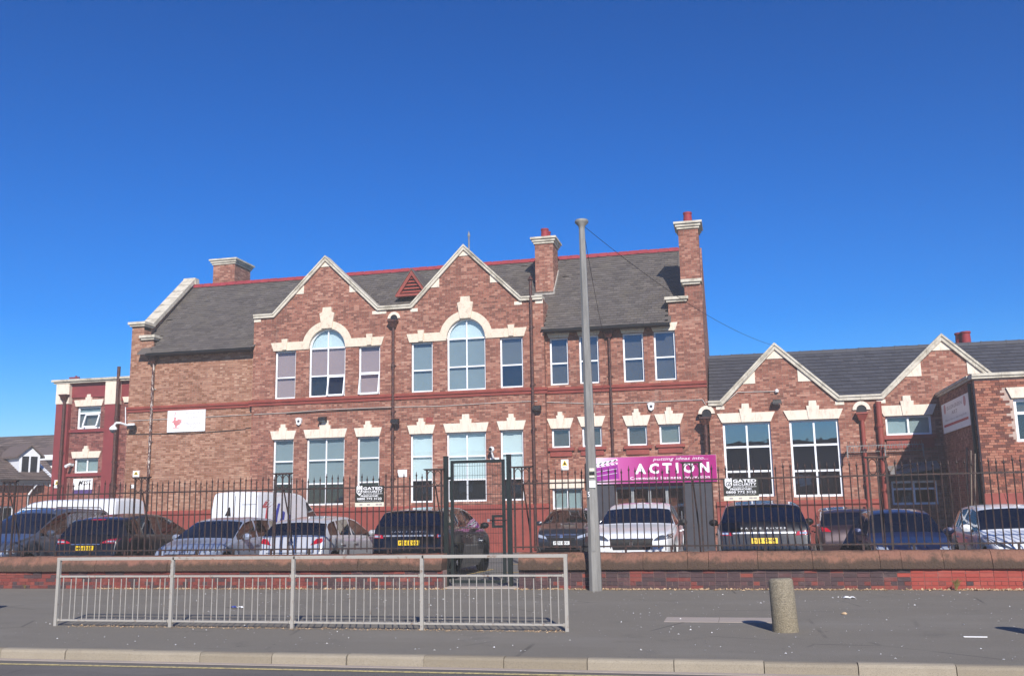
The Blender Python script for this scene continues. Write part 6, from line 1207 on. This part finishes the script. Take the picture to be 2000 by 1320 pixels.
Y2 = 20.9; c2_ = at(164, 1062, Y2); vehicle('parked_car', 'black crossover with red tail light and yellow plate, seen from behind near the annex', 'car', c2_, Y2+2.25, UP, **hx(L=4.5, Wd=1.86, top=S2, cowl=1.2, rf_=2.05, rr_=3.98, tail=4.36, wheels=(.9, 3.55), rw=.35, pillars=((2.55, 2.63), (3.4, 3.48)), side_from=1.4, side_to=4.0, seams=(1.45, 2.59, 3.4), handles=(2.45, 3.3), belt=(.78, 1.02, 1.12), paint_m='paint_black', rear=both('tail_light', 'lamp_red', [(.4, .94), (.9, .92), (.9, 1.06), (.6, 1.02)])+[('brake_light', 'lamp_red', [(-.2, 1.49), (.2, 1.49), (.2, 1.52), (-.2, 1.52)], .01), ('chrome_strip', 'chrome', [(-.4, .9), (.4, .9), (.4, .925), (-.4, .925)], .01)]+both('lamp_lens', 'lamp_clear', [(.55, .96), (.8, .96), (.8, 1.0), (.6, .99)], .012), plates=[('r', 'p4', .82, 'plate_yellow')]))
MPV = [(0, .6), (.05, .8), (.3, .95), (.8, 1.08), (1.0, 1.14), (1.95, 1.68), (2.3, 1.78), (2.8, 1.8), (4.1, 1.76), (4.25, 1.7), (4.34, 1.2), (4.38, 1.0), (4.4, .6)]
Y1 = 20.9; c1_ = at(-46, 1075, Y1); vehicle('parked_car', 'grey blue people carrier with roof bars facing the street before a white van', 'car', c1_, Y1+2.2, DN, **hx(L=4.4, Wd=1.82, top=MPV, cowl=1.0, rf_=1.95, rr_=4.2, tail=4.34, wheels=(.85, 3.55), pillars=((2.3, 2.38), (3.4, 3.48)), side_from=1.25, side_to=4.05, seams=(1.2, 2.34, 3.5), handles=(2.2, 2.6), belt=(.8, 1.08, 1.12), tumble=.25, paint_m='paint_grey', roof_bars=True, front=face('paint_grey')))
S7 = [(0, .6), (.05, .8), (.25, .93), (.85, 1.02), (1.1, 1.07), (1.85, 1.48), (2.2, 1.54), (2.6, 1.56), (3.6, 1.5), (3.75, 1.45), (4.0, 1.1), (4.1, 1.0), (4.14, .6)]
Y7 = 30.2; c7 = at(1096, 1050, Y7); vehicle('parked_car', 'charcoal crossover facing the street, backed up to the wall left of the entrance', 'car', c7, Y7+2.1, DN, **hx(L=4.14, Wd=1.8, top=S7, cowl=1.1, rf_=1.85, rr_=3.74, tail=4.04, wheels=(.82, 3.4), rw=.33, belt=(.78, 1.0, 1.06), paint_m='paint_charcoal', front=face('trim_black', 'lamp_clear')+[('chrome_strip', 'chrome', [(-.6, .74), (.6, .74), (.5, .765), (-.5, .765)], .012)], plates=[('f', 'p3', .5, 'plate_white')]))
S8 = [(0, .72), (.04, .93), (.25, 1.0), (.8, 1.09), (1.25, 1.16), (2.0, 1.53), (2.4, 1.62), (2.9, 1.65), (3.9, 1.58), (4.1, 1.5), (4.4, 1.16), (4.55, 1.05), (4.6, .6)]
Y8 = 22.3; c8 = at(1232, 1040, Y8); vehicle('parked_car', 'white SUV with wide black grille facing the street before the entrance', 'car', c8, Y8+2.3, DN, **hx(L=4.6, Wd=1.96, top=S8, cowl=1.25, rf_=2.0, rr_=4.05, tail=4.46, wheels=(.9, 3.7), rw=.36, belt=(.86, 1.1, 1.16), tumble=.42, pillars=((2.65, 2.73), (3.5, 3.58)), side_from=1.5, side_to=4.1, seams=(1.5, 2.69, 3.5), handles=(2.55, 3.4), paint_m='paint_white', clad=True, front=both('headlight', 'lamp_dark', [(.5, .83), (.92, .88), (.92, .97), (.64, .93)])+both('light_strip', 'chrome', [(.52, .815), (.9, .865), (.9, .878), (.52, .83)], .014)+[('grille', 'trim_black', [(-.42, .62), (.42, .62), (.5, .86), (-.5, .86)], .01), ('grille_edge', 'chrome', [(-.5, .86), (.5, .86), (.48, .875), (-.48, .875)], .014), ('bumper_intake', 'trim_black', [(-.7, .28), (.7, .28), (.6, .4), (-.6, .4)], .01), ('badge', 'chrome', [(-.045, .71), (.045, .71), (.045, .79), (-.045, .79)], .018)]))
Y10 = 24.6; c10 = at(1672, 1030, Y10); vehicle('parked_car', 'dark brown hatchback seen from behind, beyond the navy hatchback', 'car', c10, Y10+2.1, UP, **hx(L=4.24, top=H5, cowl=1.1, rf_=1.95, rr_=3.7, tail=4.06, wheels=(.85, 3.45), pillars=((2.45, 2.53), (3.25, 3.33)), side_from=1.3, side_to=3.8, seams=(1.35, 2.49, 3.3), handles=(2.35, 3.15), belt=(.74, 1.0, 1.08), paint_m='paint_brown', rear=both('tail_light', 'lamp_red', [(.55, .9), (.84, .92), (.84, 1.02), (.66, 1.0)])))
H11 = [(0, .5), (.05, .64), (.25, .72), (.75, .84), (.95, .92), (1.6, 1.33), (1.95, 1.40), (2.4, 1.415), (3.1, 1.38), (3.3, 1.32), (3.6, .98), (3.7, .9), (3.74, .55)]
Y11 = 21.1; c11 = at(1786, 1062, Y11); vehicle('parked_car', 'old navy blue hatchback facing the street left of the white hatchback', 'car', c11, Y11+1.87, DN, **hx(L=3.74, Wd=1.64, top=H11, cowl=.95, rf_=1.6, rr_=3.26, tail=3.64, wheels=(.72, 3.1), rw=.29, pillars=((2.05, 2.13), (2.8, 2.9)), side_from=1.12, side_to=3.35, seams=(1.12, 2.09), handles=(1.95,), belt=(.66, .87, .95), paint_m='paint_navy', front=both('headlight', 'lamp_clear', [(.46, .52), (.78, .54), (.78, .7), (.5, .68)])+[('grille', 'trim_black', [(-.36, .52), (.36, .52), (.4, .6), (-.4, .6)], .01), ('badge', 'chrome', [(-.05, .62), (.05, .62), (.05, .69), (-.05, .69)], .012), ('bumper', 'trim_black', [(-.7, .3), (.7, .3), (.7, .44), (-.7, .44)], .02)]))
Y12 = 20.75; c12 = at(2030, 1062, Y12); vehicle('parked_car', 'white hatchback with roof aerial facing the street beside the flat-roofed block', 'car', c12, Y12+2.0, DN, **hx(paint_m='paint_white', top=[(t, z*1.0) for t, z in HATCH], front=both('headlight', 'lamp_dark', [(.4, .62), (.8, .72), (.84, .86), (.56, .72)])+[('grille', 'trim_black', [(-.4, .5), (.4, .5), (.44, .6), (-.44, .6)], .01)], aerial=True))
# vans
Y4 = 28.6
v = vehicle('delivery_van', 'white panel van with red and blue graphics behind the silver hatchbacks', 'van', at(457, 1000, Y4), Y4+2.69, UP, L=5.38, Wd=2.0, top=[(a, b*.9 if b > 1.3 else b) for a, b in VAN], cowl=.75, rf_=1.75, rr_=5.3, tail=5.34, belt=(.9, 1.2, 1.3), wheels=(1.0, 4.3), rw=.35, paint_m='paint_white', pillars=((1.9, 5.0),), tumble=.12, rear_glass=False, side_from=1.05, side_to=1.9, seams=(1.2, 2.1, 3.4), handles=(1.95,), van=True,
    rear=both('tail_light', 'lamp_red', [(.84, 1.75), (.93, 1.75), (.92, 2.0), (.84, 2.0)], .012)+[('door_seam', 'trim_black', [(-.008, .5), (.008, .5), (.008, 2.15), (-.008, 2.15)], .003), ('emblem', 'black_print', [(.12, 1.5), (.34, 1.52), (.2, 1.8), (.16, 1.78)], .005), ('door_seam', 'trim_black', [(-.85, 1.86), (-.25, 1.86), (-.25, 1.875), (-.85, 1.875)], .003)],
    right=[('graphic', 'red_print', [(-2.45, 1.0), (-2.2, 1.0), (-2.05, 1.75), (-2.15, 1.75)], .004), ('graphic', 'blue_print', [(-2.0, 1.0), (-1.75, 1.0), (-1.2, 1.9), (-1.35, 1.9)], .004), ('graphic', 'blue_print', [(-1.6, 1.0), (-1.2, 1.0), (-.9, 1.6), (-1.05, 1.65)], .005), ('graphic', 'blue_print', [(-1.0, 1.0), (-.6, 1.0), (-.5, 1.5), (-.62, 1.55)], .005)])
YV = 29.0
vehicle('delivery_van', 'long white van parked side-on in front of the annex', 'van', at(122, 990, YV), YV, math.pi, L=5.38, Wd=2.0, top=[(a, b*.85 if b > 1.3 else b) for a, b in VAN], cowl=.75, rf_=1.75, rr_=5.3, tail=5.34, belt=(.9, 1.2, 1.3), wheels=(1.0, 4.3), rw=.35, paint_m='paint_white', pillars=((1.9, 5.0),), tumble=.14,  rear_glass=False, side_from=1.05, side_to=1.9, seams=(1.2, 2.1, 3.4), handles=(1.95,), van=True)

# ================================================================== across the road, behind the camera: seen only as reflections in the windows
for i, (x, lb) in enumerate(((-26, 'brick house across the road mirrored in the left windows'), (-8, 'brick house across the road mirrored in the middle windows'), (10, 'brick house across the road mirrored in the right windows'))):
    t = thing('opposite_house', lb, 'house', (x, -22, 0), 'houses across the road'); q = MB(); q.box(x-9, x+9, -30, -22, 0, 4.6); q.build('wall', 'brick_house', t); q = MB(); q.prism_x([(-30.5, 4.5), (-21.5, 4.5), (-26, 7.6)], x-8.99, x+8.99); q.build('roof', 'house_tile', t)
    for k in (-4, 0, 4):
        for z in (1, 3.2): q = MB(); q.box(x+k-.7, x+k+.7, -22.02, -21.98, z, z+1.1); q.build('window', 'upvc', t)
t = thing('tree', 'broad tree across the road mirrored in the right upper gable window', 'tree', (-22.5, -24, 0)); q = MB(); q.tube((-22.5, -24, 0), (-22.4, -24, 4.5), .3, .2, 8)
for i in range(6): a = i*1.05; q.tube((-22.4, -24, 4+.2*i), (-22.4+1.8*math.cos(a), -24+1.8*math.sin(a), 7+.3*i), .12, .04, 6)
q.build('trunk', 'bark', t); q = MB()
for i in range(5000):
    u = Vector((random.gauss(0, 1), random.gauss(0, 1), random.gauss(0, 1))).normalized()*(random.random()**.4); lobe = 1+.25*math.sin(u.x*7)*math.cos(u.z*6); p = Vector((-22.4+u.x*3*lobe, -24+u.y*3*lobe, 8.2+u.z*3.4*lobe)); s = .16; a = Vector((random.uniform(-1, 1), random.uniform(-1, 1), random.uniform(-1, 1))).normalized(); b = a.orthogonal().normalized(); q.add([p-a*s, p+b*s*.6, p+a*s, p-b*s*.6], [(0, 1, 2, 3)])
q.build('crown', 'leaf', t)

# ================================================================== thin scattering volume added to imitate lens veil: one closed box round the whole place
hz = MB(); hz.box(-150, 150, -120, 220, -1.2, 16); hm = bpy.data.materials.new('lens_veil'); hm.use_nodes = True; hn = hm.node_tree; hn.nodes.clear()
ho = hn.nodes.new('ShaderNodeOutputMaterial'); pv = hn.nodes.new('ShaderNodeVolumePrincipled'); pv.inputs['Color'].default_value = (1, .96, .9, 1); pv.inputs['Density'].default_value = .0024
hn.links.new(pv.outputs[0], ho.inputs['Volume']); M['lens_veil'] = hm; o = stuff(hz.build('lens_veil', 'lens_veil')); tag(o, 'thin pale volume added to imitate lens veil over street and car park', 'lens_veil')
